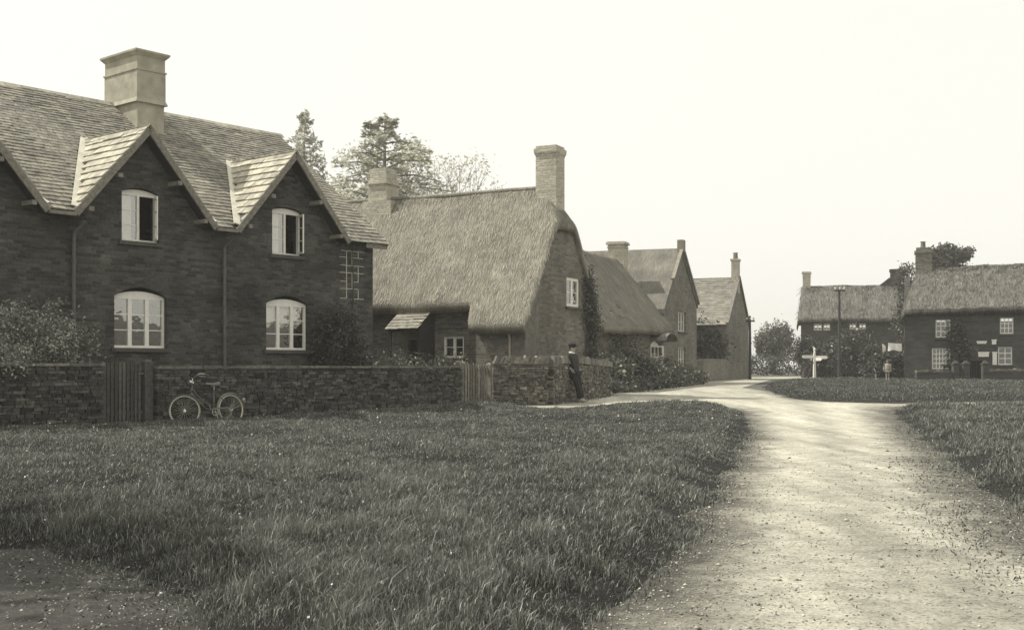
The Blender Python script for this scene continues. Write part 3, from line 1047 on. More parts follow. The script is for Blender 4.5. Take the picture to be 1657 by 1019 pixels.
# ------------------------------------------------------------------ 1. slate-roofed pair of cottages, left
def house_slate():
    t = thing('slate_cottage', 'dark ironstone house with stone slate roof, twin front gables and broad pale chimney', 'house', tuple(P0), R1)
    GC = [-9.05, -4.71, -.37, 3.97]
    XL, XR, YB = -11.2, 7.02, 9.1
    zm = lambda y: 4.72 + (y + .35) * .755
    RZ, SL = 6.86, 1.158
    wins_lo = [(c + .01 - .665 * 1.04, c + .01 + .665 * 1.04) for c in GC[1:]]
    wins_up = [(c - .49, c + .49) for c in GC[1:]]
    outline = [(XL, -.4), (XR, -.4), (XR, 4.78)]
    for c in reversed(GC):
        outline += [(c + 1.76, 4.76), (c, 6.70), (c - 1.76, 4.76)]
    outline += [(XL, 4.72)]
    holes = []
    for a, b in wins_lo:
        holes.append(arch_loop(a, b, 1.72, 3.14, .22))
    for a, b in wins_up:
        holes.append(arch_loop(a, b, 4.20, 5.46, .11))
    mb = MB()
    mb.panel(front, outline, holes, .36)
    ends = [(0.36, -.4), (YB, -.4), (YB, 4.78), (4.55, 8.22), (.36, 4.95)]
    mb.panel(lambda y, z, d: (XR - d, y, z), ends, (), .3)
    mb.panel(lambda y, z, d: (XL + d, y, z), ends, (), .3)
    mb.box(XL + .3, XR - .3, YB - .3, YB, -.4, 4.7)
    mb.box(XL + .3, XR - .3, .4, YB - .4, 3.55, 3.7)        # bedroom floor keeps the rooms dark
    mb.box(XL + .3, XR - .3, 2.6, 2.7, -.3, 4.9)            # inner wall
    wall = mb.build('wall', M['iron'], t)
    r = random.Random(4)
    # main roof
    rb = MB()
    y0, yr = -.35, 4.55
    def keep_main(p):
        for c in GC:
            zd = RZ - SL * abs(p.x - c)
            if p.y < 3 and p.z < zd + .03 and abs(p.x - c) < 1.95:
                return False
        return True
    W = Vector((0, 1, .755)); N = Vector((0, -.755, 1))
    wl_ = (yr - y0) * math.hypot(1, .755)
    slates(rb, (XL - .25, y0, zm(y0)), (1, 0, 0), W, N, XR + .27 - XL + .25, wl_, .18, .13, .24, 7, keep_main, .013)
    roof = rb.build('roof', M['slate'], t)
    db = MB()
    zr = zm(yr)
    # deck cut between the gables so that nothing shows in front of them
    nx = 260
    for i in range(nx):
        xa = XL - .25 + (XR + .5 - XL) * i / nx; xb = XL - .25 + (XR + .5 - XL) * (i + 1) / nx
        xm = .5 * (xa + xb)
        ya = y0
        for c in GC:
            zd = RZ - SL * abs(xm - c)
            ya = max(ya, (zd - 4.72) / .755 - .35 - .1)
        db.add([(xa, ya, zm(ya) - .004), (xb, ya, zm(ya) - .004), (xb, yr, zr - .004), (xa, yr, zr - .004)], [(0, 1, 2, 3)])
    db.add([(XL - .25, yr, zr - .004), (XR + .25, yr, zr - .004), (XR + .25, YB + .3, zr - .755 * (YB + .3 - yr)), (XL - .25, YB + .3, zr - .755 * (YB + .3 - yr))], [(0, 1, 2, 3)])
    db.build('roof_deck', M['deck'], roof)
    vb = MB()
    for xv in (XR + .22,):
        vb.bar((xv, y0, zm(y0) - .07), (xv, yr, zr - .07), .05, .16)
        vb.bar((xv, yr, zr - .07), (xv, YB + .3, zr - .755 * (YB + .3 - yr) - .07), .05, .16)
    vb.box(XR - .55, XR + .25, y0 + .012, y0 + .04, zm(y0) - .15, zm(y0) - .01)
    vb.build('verge_board', M['wood'], roof)
    rt = MB()
    x = XL - .25
    while x < XR + .2:
        L = .42
        a = MB
        w = .16
        q = [(x, yr - w, zr - .10), (x + L - .012, yr - w, zr - .10), (x + L - .012, yr, zr + .055), (x, yr, zr + .055)]
        rt.add([(x, yr - w, zr - .09), (x + L - .014, yr - w, zr - .09), (x + L - .014, yr, zr + .05), (x, yr, zr + .05), (x + L - .014, yr + w, zr - .09), (x, yr + w, zr - .09)], [(0, 1, 2, 3), (3, 2, 4, 5)], r.random())
        x += L
    rt.build('ridge_tiles', M['ridge'], roof)
    # gables
    for gi, c in enumerate(GC):
        g = MB()
        yi = (RZ - 4.72) / .755 - .35
        def keep_g(p):
            return p.z > zm(p.y) + .02
        for sgn in (-1, 1):
            Wv = Vector((-sgn * 1, 0, SL)); Nv = Vector((sgn * SL, 0, 1))
            L = 1.83 * math.hypot(1, SL)
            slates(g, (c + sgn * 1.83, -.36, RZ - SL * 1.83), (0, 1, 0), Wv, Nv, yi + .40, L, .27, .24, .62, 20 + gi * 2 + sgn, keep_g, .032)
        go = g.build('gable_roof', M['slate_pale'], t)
        d = MB()
        for sgn in (-1, 1):
            d.add([(c, -.36, RZ - .004), (c, yi, RZ - .004), (c + sgn * 1.83, -.36, RZ - SL * 1.83 - .004)], [(0, 1, 2)])
        d.build('roof_deck', M['deck'], go)
        rg = MB()
        y = -.40
        while y < yi - .05:
            w = .13
            rg.add([(c - w, y, RZ - .09), (c - w, y + .40, RZ - .09), (c, y + .40, RZ + .05), (c, y, RZ + .05), (c + w, y + .40, RZ - .09), (c + w, y, RZ - .09)], [(0, 1, 2, 3), (3, 2, 4, 5)], r.random())
            y += .415
        rg.build('ridge_tiles', M['ridge'], go)
        ld = MB()
        for sgn in (-1, 1):
            a = Vector((c + sgn * 1.83, -.34, zm(-.34) + .075)); b = Vector((c, yi, RZ + .06))
            dv = (b - a).normalized(); up = Vector((0, -.755, 1)).normalized()
            sv = dv.cross(up).normalized() * .10 * (1 if sgn < 0 else -1)
            ld.add([a - sv, b - sv, b + sv, a + sv, a - sv + up * .03, b - sv + up * .03, b + sv + up * .03, a + sv + up * .03], [(0, 1, 2, 3), (4, 5, 6, 7), (0, 1, 5, 4), (3, 2, 6, 7)])
        ld.build('valley_flashing', M['lead'], go)
        for sgn in (-1, 1):
            bb = MB()
            bb.bar((c, -.38, RZ - .075), (c + sgn * 1.84, -.38, RZ - .075 - SL * 1.84), .045, .15, (0, 0, 1))
            bb.build('bargeboard', M['wood'], go)
        for q in (.78, 1.50):
            for sgn in (-1, 1):
                pb = MB()
                xx = c + sgn * q
                zz = RZ - SL * q - .33
                pb.box(xx - .055, xx + .055, -.45, .02, zz - .05, zz + .05)
                pb.build('purlin_end', M['wood'], go)
        sf = MB()
        for sgn in (-1, 1):
            sf.add([(c, -.36, RZ - .11), (c + sgn * 1.82, -.36, RZ - .11 - SL * 1.82), (c + sgn * 1.82, 0.05, RZ - .11 - SL * 1.82), (c, .05, RZ - .11)], [(0, 1, 2, 3)])
        sf.build('soffit', M['darkwood'], go)
    # chimney
    cb = MB()
    x0, x1, ya, yb = 1.674, 2.55, 3.4, 5.0
    cb.box(x0 + .03, x1 - .03, ya + .03, yb - .03, 6.5, 8.34)
    cb.hexa([(x0 - .05, ya - .05, 8.34), (x1 + .05, ya - .05, 8.34), (x1 + .05, yb + .05, 8.34), (x0 - .05, yb + .05, 8.34), (x0, ya, 8.46), (x1, ya, 8.46), (x1, yb, 8.46), (x0, yb, 8.46)])
    cb.box(x0, x1, ya, yb, 8.46, 9.20)
    cb.box(x0 - .025, x1 + .025, ya - .025, yb + .025, 9.20, 9.245)
    cb.box(x0 + .01, x1 - .01, ya + .01, yb - .01, 9.245, 9.58)
    cb.hexa([(x0, ya, 9.58), (x1, ya, 9.58), (x1, yb, 9.58), (x0, yb, 9.58), (x0 - .09, ya - .09, 9.68), (x1 + .09, ya - .09, 9.68), (x1 + .09, yb + .09, 9.68), (x0 - .09, yb + .09, 9.68)])
    cb.box(x0 - .09, x1 + .09, ya - .09, yb + .09, 9.68, 9.73)
    cb.box(x0 - .0, x1 + .0, ya - .04, ya + .0, 7.45, 7.6)
    ch = cb.build('chimney', M['render'], roof)
    # downpipes and gutters between the gables
    for xp in (1.93, -2.10):
        pm = MB()
        pm.tube([(xp + .12, -.30, 4.52), (xp + .10, -.24, 4.42), (xp, -.10, 4.25), (xp, -.085, 4.1), (xp, -.085, -.1)], .042, 8)
        for z in (1.2, 2.4, 3.6):
            pm.tube([(xp, -.085, z), (xp, -.085, z + .08)], .056, 8)
        pm.build('downpipe', M['iron_pipe'], t)
    for c0, c1 in zip(GC[:-1], GC[1:]):
        gm = MB()
        gm.box(c0 + 1.86, c1 - 1.86, -.44, -.34, 4.60, 4.68)
        gm.build('gutter', M['wood'], t)
    # windows
    for k, (a, b) in enumerate(wins_lo):
        w, (lw, fr, mu, top) = make_window(t, front, a, b, 1.72, 3.05, .12, 3, 2, 0, .10, .06, .10)
        if k == 2:
            for i in range(3):
                xa = a + fr + i * (lw + mu)
                vb_ = MB()
                n = 7
                for q in range(n):
                    u0, u1 = q / n, (q + 1) / n
                    dr = lambda u: top - .42 - .17 * (1 - abs(2 * u - 1))
                    vb_.add([(xa + lw * u0, .24 + .012 * math.sin(u0 * 30), dr(u0)), (xa + lw * u1, .24 + .012 * math.sin(u1 * 30), dr(u1)), (xa + lw * u1, .24 + .012 * math.sin(u1 * 30), top - .05), (xa + lw * u0, .24 + .012 * math.sin(u0 * 30), top - .05)], [(0, 1, 2, 3)])
                vb_.build('curtain', M['curtain'], w)
        elif k == 1:
            pass
    for k, (a, b) in enumerate(wins_up):
        mb = MB()
        zt, z0, d, fr = 5.36, 4.20, .10, .055
        w, (lw, fr, mu, top) = make_window(t, front, a, b, z0, 5.43, .08, 2, 2, 0, d, .055, .065, skip=(1,))
        # the right-hand casement stands open, hinged at the right jamb
        xa = b - fr
        hz = rad(58 + 6 * k)
        f = lambda u, z, dd: (xa - u * math.cos(hz) + dd * math.sin(hz) * .9, d - u * math.sin(hz) - dd * math.cos(hz) + .0, z)
        cm = MB()
        z1 = top
        cw = lw
        cm.boxf(f, 0, .05, z0 + fr, z1, 0, .035); cm.boxf(f, cw - .05, cw, z0 + fr, z1, 0, .035)
        cm.boxf(f, .05, cw - .05, z0 + fr, z0 + fr + .05, .001, .034); cm.boxf(f, .05, cw - .05, z1 - .05, z1, .001, .034)
        for q in (1, 2):
            zz = z0 + fr + (z1 - z0 - fr) * q / 3
            cm.boxf(f, .05, cw - .05, zz - .011, zz + .011, .004, .03)
        cas = cm.build('casement', M['white'], w)
        cas['label'] = 'white casement swung open on its right hinges'
        gp = MB()
        gp.add([f(.05, z0 + fr + .05, .018), f(cw - .05, z0 + fr + .05, .018), f(cw - .05, z1 - .05, .018), f(.05, z1 - .05, .018)], [(0, 1, 2, 3)])
        gp.build('pane', M['glass'], cas)
        bl = MB()
        bl.add([(a + fr, .21, z0 + .06 + (.0 if k != 2 else .0)), (a + fr + lw * .78, .21, z0 + .06), (a + fr + lw * .78, .21, top), (a + fr, .21, top)], [(0, 1, 2, 3)])
        bl.build('blind', M['blind'], w)
    # limewashed joints left where a climber was trained beside the right-hand corner
    tb = MB()
    r2 = random.Random(9)
    xs = [5.80, 6.02, 6.22, 6.45, 6.66]
    zs = [3.15, 3.42, 3.62, 3.86, 4.06, 4.28, 4.46]
    for i in range(len(zs)):
        for j in range(4):
            if r2.random() < .62:
                tb.box(xs[j] + r2.uniform(-.03, .03), xs[j + 1] + r2.uniform(-.03, .03), -.016, .0, zs[i], zs[i] + .016)
    for j in range(1, 4):
        for i in range(len(zs) - 1):
            if r2.random() < .7:
                tb.box(xs[j], xs[j] + .016, -.018, 0, zs[i], zs[i + 1])
    tb.build('mortar_joints', M['blind'], wall)
    sb = MB()
    sb.tube([(6.2, -.06, -.1), (6.17, -.05, 1.2), (6.22, -.045, 2.6), (6.26, -.04, 3.4), (6.22, -.035, 4.5)], [.04, .035, .03, .02, .008], 7)
    o = sb.build('climber_stem', M['bark'])
    o.matrix_world = Matrix.Translation(P0) @ Matrix.Rotation(R1, 4, 'Z')
    tag(o, 'bare woody climber stem trained up the slate-roofed house beside its pale mortar joints', 'plant')
    return t
house_slate()

# ------------------------------------------------------------------ 2. thatched cottage in the middle
C2 = Vector((.65, 37.0, 0)); R2 = math.atan2(-.447, .894)
def L2(x, y, z=0):
    return C2 + Vector((.894, -.447, 0)) * x + Vector((.447, .894, 0)) * y + Vector((0, 0, z))
def house_thatch():
    t = thing('thatched_cottage', 'thatched stone cottage with half-hipped gable, catslide eave and two tall pale chimneys', 'house', tuple(C2), R2)
    def ss(a, b, x):
        u = min(1, max(0, (x - a) / (b - a))); return u * u * (3 - 2 * u)
    yf = lambda x: -.42 - .50 * ss(-2.0, -1.78, x)
    def zf(x, y):
        z = smin(9.0, 7.26 - 1.44 * (2.3 - y), 7.26 - 1.44 * (y - 2.3), 7.26 - 1.55 * (x + .62), 7.26 - 1.2 * (-10.2 - x))
        return z + .06 * noise.noise((x * .35, 2, 3))
    roof = thatch_roof(t, -12.6, .14, yf, 5.05, zf, 220, 60, 5, 30000)
    # raised ridge roll
    rb = MB()
    pts = [(x, 2.3, zf(x, 2.3) + .02 + .02 * noise.noise((x, 0, 9))) for x in np.linspace(-9.8, -.8, 40)]
    rb.tube(pts, .085, 10)
    rb.build('ridge_roll', M['thatch'], roof, True)
    mb = MB()
    wz0, wz1 = 1.56, 2.26
    mb.panel(front, [(-12, -.3), (-1.7, -.3), (-1.7, 3.42), (-12, 3.42)], [[(-3.22, wz0), (-2.46, wz0), (-2.46, wz1), (-3.22, wz1)], [(-4.55, .2), (-3.72, .2), (-3.72, 2.15), (-4.55, 2.15)]], .4)
    mb.panel(lambda x, z, d: (x, d - .6, z), [(-1.7, -.3), (-.4, -.3), (-.4, 2.6), (-1.7, 2.6)], (), .3)
    mb.box(-1.697, -1.4, -.3, .003, -.3, 2.9)
    gy0, gy1 = 2.60, 3.68
    mb.panel(lambda y, z, d: (-d, y, z), [(-.603, -.3), (4.8, -.3), (4.8, 3.45), (3.05, 5.85), (1.5, 5.85), (-.603, 2.72)], [[(gy0, 3.28), (gy1, 3.28), (gy1, 4.26), (gy0, 4.26)]], .4)
    mb.box(-12, 0, 4.4, 4.8, -.3, 3.3)
    mb.box(-12.0, -11.7, 0.4, 4.4, -.3, 6.0)
    mb.box(-11.6, -.45, 2.2, 2.3, -.2, 6.5)
    mb.box(-11.6, -.45, .42, 4.3, 2.9, 3.0)
    mb.build('wall', M['brownstone'], t)
    pr = MB()
    pr.panel(lambda y, z, d: (.06 - d, y, z), [(-.66, -.3), (.35, -.3), (.35, 3.9), (-.66, 2.45)], (), .058)
    pr.box(-.42, .002, -.66, -.606, -.3, 2.35)
    pr.build('corner_pier', plain('pale_quoin', .17, .9, .2, 5, .35, bmp=.02), t)
    dp = MB()
    dp.tube([(-.46, -.74, 2.3), (-.46, -.70, 2.1), (-.46, -.70, 0)], .04, 8)
    dp.build('downpipe', M['rubber'], t)
    make_window(t, front, -3.22, -2.46, wz0, wz1, 0, 2, 1, 0, .06, .07, .09)
    make_window(t, lambda y, z, d: (-d, y, z), gy0, gy1, 3.28, 4.26, 0, 2, 1, 0, .04, .10, .13)
    # drip mould of two courses over the small window
    hm = MB()
    hm.box(-3.4, -2.35, -.05, -.002, 2.50, 2.53); hm.box(-3.35, -2.5, -.04, -.002, 2.66, 2.685)
    hm.build('drip_course', M['sill'], t)
    # door and its lean-to canopy
    db = MB()
    for i in range(5):
        x = -4.52 + i * .158
        db.box(x, x + .15, .16, .21, .2, 2.12, .3)
    db.build('door', M['darkwood'], t)
    cp = MB()
    slates(cp, (-4.72, -1.12, 2.50), (1, 0, 0), (0, 1.12, .74), (0, -.74, 1.12), 1.20, 1.34, .19, .15, .26, 44)
    cp.add([(-4.72, -1.12, 2.49), (-3.52, -1.12, 2.49), (-3.52, 0, 3.23), (-4.72, 0, 3.23)], [(0, 1, 2, 3)])
    co = cp.build('porch_roof', M['slate'], t)
    sc = MB()
    sc.panel(lambda y, z, d: (-3.54 - d, y, z), [(-1.0, 0), (-.0, 0), (-.0, 3.2), (-1.0, 2.52)], (), .06)
    sc.box(-4.68, -4.60, -1.0, -.92, .1, 2.5); sc.box(-4.7, -3.54, -1.02, -.94, 2.40, 2.48)
    sc.build('porch_side', M['darkwood'], co)
    # chimneys
    c1 = MB()
    c1.box(-.84, -.10, 1.98, 2.66, 5.6, 8.22)
    c1.hexa([(-.84, 1.98, 8.22), (-.10, 1.98, 8.22), (-.10, 2.66, 8.22), (-.84, 2.66, 8.22), (-.89, 1.93, 8.34), (-.05, 1.93, 8.34), (-.05, 2.71, 8.34), (-.89, 2.71, 8.34)])
    c1.box(-.89, -.05, 1.93, 2.71, 8.34, 8.47); c1.box(-.84, -.10, 1.98, 2.66, 8.47, 8.56)
    c1.build('chimney', M['chimbrick'], roof)
    c2 = MB()
    c2.box(-7.41, -6.65, 1.95, 2.75, 5.9, 7.85)
    c2.box(-7.46, -6.60, 1.90, 2.80, 7.72, 7.78); c2.box(-7.38, -6.68, 1.99, 2.71, 7.85, 8.30)
    c2.box(-7.58, -6.4, 1.83, 2.87, 6.4, 7.12)
    c2.build('chimney', M['chimbrick'], roof)
    return t
house_thatch()

# ------------------------------------------------------------------ 3. long thatched range with a street gable
C3 = Vector((3.44, 45.0, 0)); R3 = math.atan2(.944, .33)
def L3(x, y, z=0):
    return C3 + Vector((.33, .944, 0)) * x + Vector((-.944, .33, 0)) * y + Vector((0, 0, z))
def house_range():
    t = thing('farm_range', 'long low thatched range ending in a tall stone street gable, beyond the man', 'house', tuple(C3), R3)
    zf = lambda x, y: smin(5, 6.35 + .02 * x - 1.2 * (2.5 - y), 6.35 + .02 * x - 1.2 * (y - 2.5)) + .10 * noise.noise((x * .3, 1, 1)) + 0
    roof = thatch_roof(t, -1.5, 11.5, lambda x: -.42, 5.4, zf, 90, 40, 15, 7000, .32, 'thatch_dark', 'straw_dark', .1, 'roof', .3, .02)
    XP, ZP = 15.4, 7.12
    wg = MB()
    sl = lambda x: ZP - (.74 if x < XP else .60) * abs(x - XP)
    f = front
    out = [(11.2, -.3), (19.6, -.3), (19.6, sl(19.6)), (XP, ZP), (11.2, sl(11.2))]
    up = (14.62, 16.6, 3.02, 4.03); lo = (14.62, 16.5, 1.05, 2.24)
    holes = [[(a, c), (b, c), (b, d), (a, d)] for a, b, c, d in (up, lo)]
    wg.panel(f, out, holes, .4)
    wg.panel(front, [(-1, -.3), (11.2, -.3), (11.2, 3.0), (-1, 3.0)], [arch_loop(8.3, 10.6, 1.45, 2.45, .2)], .4)
    wg.panel(lambda y, z, d: (19.6 - d, y, z), [(.4, -.3), (5.5, -.3), (5.5, 4.6), (.4, 4.6)], (), .4)
    wg.panel(lambda y, z, d: (-1 + d, y, z), [(.4, -.3), (5.0, -.3), (5.0, 2.9), (2.5, 5.9), (.4, 3.1)], (), .4)
    wg.box(-1, 19.6, 5.0, 5.4, -.3, 3)
    wall = wg.build('wall', M['farmstone'], t)
    wr = MB()
    for s, e in ((11.0, .74), (19.75, .60)):
        a = (s, -.05, ZP + .1 - e * abs(s - XP)); b = (XP, -.05, ZP + .1); c = (XP, 6.0, ZP + .1); d = (s, 6.0, ZP + .1 - e * abs(s - XP))
        off = lambda p: (p[0], p[1], p[2] - .22)
        wr.hexa([off(a), off(b), off(c), off(d), a, b, c, d])
    ro = wr.build('wing_roof', M['thatch_wing'], t)
    cb = MB()
    cb.bar((XP, -.06, ZP + .16), (19.8, -.06, ZP + .16 - .60 * 4.4), .16, .14)
    cb.box(XP - .28, XP + .25, -.16, .16, ZP - .1, ZP + .5)
    cb.bar((XP, -.06, ZP + .16), (13.0, -.06, ZP + .16 - .74 * 2.4), .16, .1)
    cb.build('coping', M['farstone_cope'], ro)
    ch = MB()
    chimney_stack(ch, 11.9, 12.7, 2.1, 2.9, 5.5, 7.30, ((7.0, .04, .05),), .14, .08)
    ch.build('chimney', M['chimbrick'], roof)
    for a, b, c, d in (up, lo):
        make_window(t, front, a, b, c, d, 0, 3, 1, 0, .10, .06, .10, pane=M['glass_dark'])
    w, _ = make_window(t, front, 8.3, 10.6, 1.45, 2.45, .2, 3, 1, 0, .12, .06, .10, skip=(0,), pane=M['glass_dark'])
    cm = MB()
    hf = lambda u, z, dd: (8.36 + u * .35, .1 - u * .93 - dd, z)
    for q in ((0, .06, 1.5, 2.2), (.6, .66, 1.5, 2.2), (.06, .6, 1.5, 1.75), (.06, .6, 2.14, 2.2)):
        cm.boxf(hf, q[0], q[1], q[2], q[3], 0, .04)
    cs = cm.build('casement', M['white'], w); cs['label'] = 'white casement standing open over the garden'
    hd = MB()
    n = 8
    for i in range(n):
        u0, u1 = math.pi * i / n, math.pi * (i + 1) / n
        q = lambda u, y, r: (9.5 - 1.4 * r * math.cos(u), y, 2.42 + .38 * r * math.sin(u))
        hd.hexa([q(u0, -.75, .9), q(u1, -.75, .9), q(u1, 0, .9), q(u0, 0, .9), q(u0, -.75, 1), q(u1, -.75, 1), q(u1, 0, 1), q(u0, 0, 1)])
    hd.build('window_hood', M['cope'], t)
    for x in (1.0, 4.2):
        d = MB()
        for i in range(5):
            d.box(x + i * .17, x + i * .17 + .16, -.02, .02 - .003, -.1, 2.2, .2)
        d.build('door', M['wood'], t)
    return t
house_range()

# ------------------------------------------------------------------ 4. gabled house at the bend
C4 = Vector((13.1, 72.0, 0))
def house_bend():
    t = thing('gabled_house', 'pale stone gable house at the bend with one chimney on its gable peak', 'house', tuple(C4), R3)
    XP, ZP = 4.6, 6.9
    mb = MB()
    mb.panel(front, [(0, -.3), (9.2, -.3), (9.2, 3.9), (XP, ZP), (0, 3.9)], (), .4)
    mb.panel(lambda y, z, d: (0 + d, y, z), [(.4, -.3), (10, -.3), (10, 3.85), (.4, 3.85)], [[(3.2, 1.2), (4.4, 1.2), (4.4, 2.4), (3.2, 2.4)]], .4)
    mb.panel(lambda y, z, d: (9.2 - d, y, z), [(.4, -.3), (10, -.3), (10, 3.85), (.4, 3.85)], (), .4)
    mb.panel(lambda x, z, d: (x, 10 - d, z), [(.4, -.3), (8.8, -.3), (8.8, 4), (XP, ZP - .2), (.4, 4)], (), .4)
    mb.build('wall', M['farmstone'], t)
    rb = MB()
    e = (ZP - 3.9) / XP
    for sg in (-1, 1):
        slates(rb, (XP + sg * 4.85, .02 if sg > 0 else .02, ZP + .08 - e * 4.85), (0, 1, 0), (-sg, 0, e), (sg * e, 0, 1), 10, 4.85 * math.hypot(1, e), .3, .22, .5, 60 + sg, None, .012)
        rb.add([(XP + sg * 4.85, 0, ZP + .07 - e * 4.85), (XP, 0, ZP + .07), (XP, 10.1, ZP + .07), (XP + sg * 4.85, 10.1, ZP + .07 - e * 4.85)], [(0, 1, 2, 3)])
    ro = rb.build('roof', M['farslate'], t)
    cp = MB()
    for sg in (-1, 1):
        cp.bar((XP, -.02, ZP + .14), (XP + sg * 4.85, -.02, ZP + .14 - e * 4.85), .2, .14)
    cp.build('coping', M['cope'], ro)
    ch = MB()
    ch.box(XP - .36, XP + .36, -.03, .42, ZP - .9, 8.05)
    ch.box(XP - .42, XP + .42, -.08, .48, 8.05, 8.18)
    co = ch.build('chimney', M['chimbrick'], ro)
    cpot = MB(); cpot.lathe([(.17, 8.18), (.14, 8.55), (.17, 8.6)], (XP, .2, 0), 10); cpot.build('chimney_pot', M['cope'], co)
    make_window(t, lambda y, z, d: (0 + d, y, z), 3.2, 4.4, 1.2, 2.4, 0, 2, 2, 0, .1, pane=M['glass_dark'])
    dr = MB()
    dr.box(1.3, 2.3, 3.3, 4.5, 4.35, 5.05)
    dr.box(1.1, 3.0, 3.2, 4.6, 5.05, 5.13)
    dr.build('roof_dormer', M['farmstone'], ro)
    lt = MB()
    lt.hexa([(9.2, 1, 1.9), (12.2, 1, 1.2), (12.2, 6, 1.2), (9.2, 6, 1.9), (9.2, 1, 2.0), (12.2, 1, 1.3), (12.2, 6, 1.3), (9.2, 6, 2.0)])
    lo = lt.build('lean_to_roof', M['lead'], t)
    lw = MB(); lw.box(9.2, 12.0, 1.1, 5.9, -.3, 1.15); lw.build('lean_to_wall', M['darkstone'], lo)
    return t
house_bend()

# ------------------------------------------------------------------ 5. thatched house behind the signpost
def house_centre():
    D = 90.0
    c = Vector((X(1296, D), D, 0))
    t = thing('old_farmhouse', 'stone house with streaked old thatch and a chimney at each end, behind the signpost', 'house', tuple(c), rad(-14))
    Wd = 7.6
    def zf(x, y):
        return smin(5, 7.72 - .80 * (3.2 - y), 7.72 - .80 * (y - 3.2), 7.72 - 9 * (-x + .05), 7.72 - 9 * (x - Wd - .05)) + .06 * noise.noise((x * .5, 3, 3))
    roof = thatch_roof(t, -.32, Wd + .25, lambda x: -.4, 6.8, zf, 70, 40, 25, 2200, .26, 'thatch_far', 'straw_far', 0, 'roof', .5, .03)
    mb = MB()
    wins = [(.95, 1.55, 4.0, 4.5), (1.65, 2.15, 4.0, 4.5), (3.55, 4.05, 4.05, 4.5), (4.25, 4.75, 4.05, 4.5)]
    mb.panel(front, [(0, -.3), (Wd, -.3), (Wd, 4.55), (0, 4.55)], [[(a, z), (b, z), (b, y), (a, y)] for a, b, z, y in wins], .4)
    for xx, s in ((0, 1), (Wd, -1)):
        mb.panel(lambda y, z, d: (xx + s * d, y, z), [(.4, -.3), (6.4, -.3), (6.4, 4.5), (3.2, 7.0), (.4, 4.5)], (), .3)
    mb.box(.3, Wd - .3, 6.1, 6.4, -.3, 4.4)
    mb.build('wall', M['darkstone'], t)
    for a, b, z, y in wins:
        make_window(t, front, a, b, z, y, 0, 2, 0, 0, .05, .06, .08, sill=False, pane=M['glass_dark'])
    c1 = MB()
    chimney_stack(c1, .12, .72, 2.8, 3.5, 6.8, 8.68, ((8.3, .03, .05),), .16, .07)
    c1.build('chimney', M['chimbrick'], roof)
    c2 = MB()
    c2.box(6.7, 7.5, 2.8, 3.6, 7.0, 8.55); c2.box(6.64, 7.56, 2.74, 3.66, 8.55, 8.75)
    c2.hexa([(5.9, 2.9, 7.55), (6.75, 2.9, 7.55), (6.75, 3.5, 7.55), (5.9, 3.5, 7.55), (6.6, 2.9, 8.1), (6.75, 2.9, 8.1), (6.75, 3.5, 8.1), (6.6, 3.5, 8.1)])
    c2.build('chimney', M['darkstone'], roof)
house_centre()

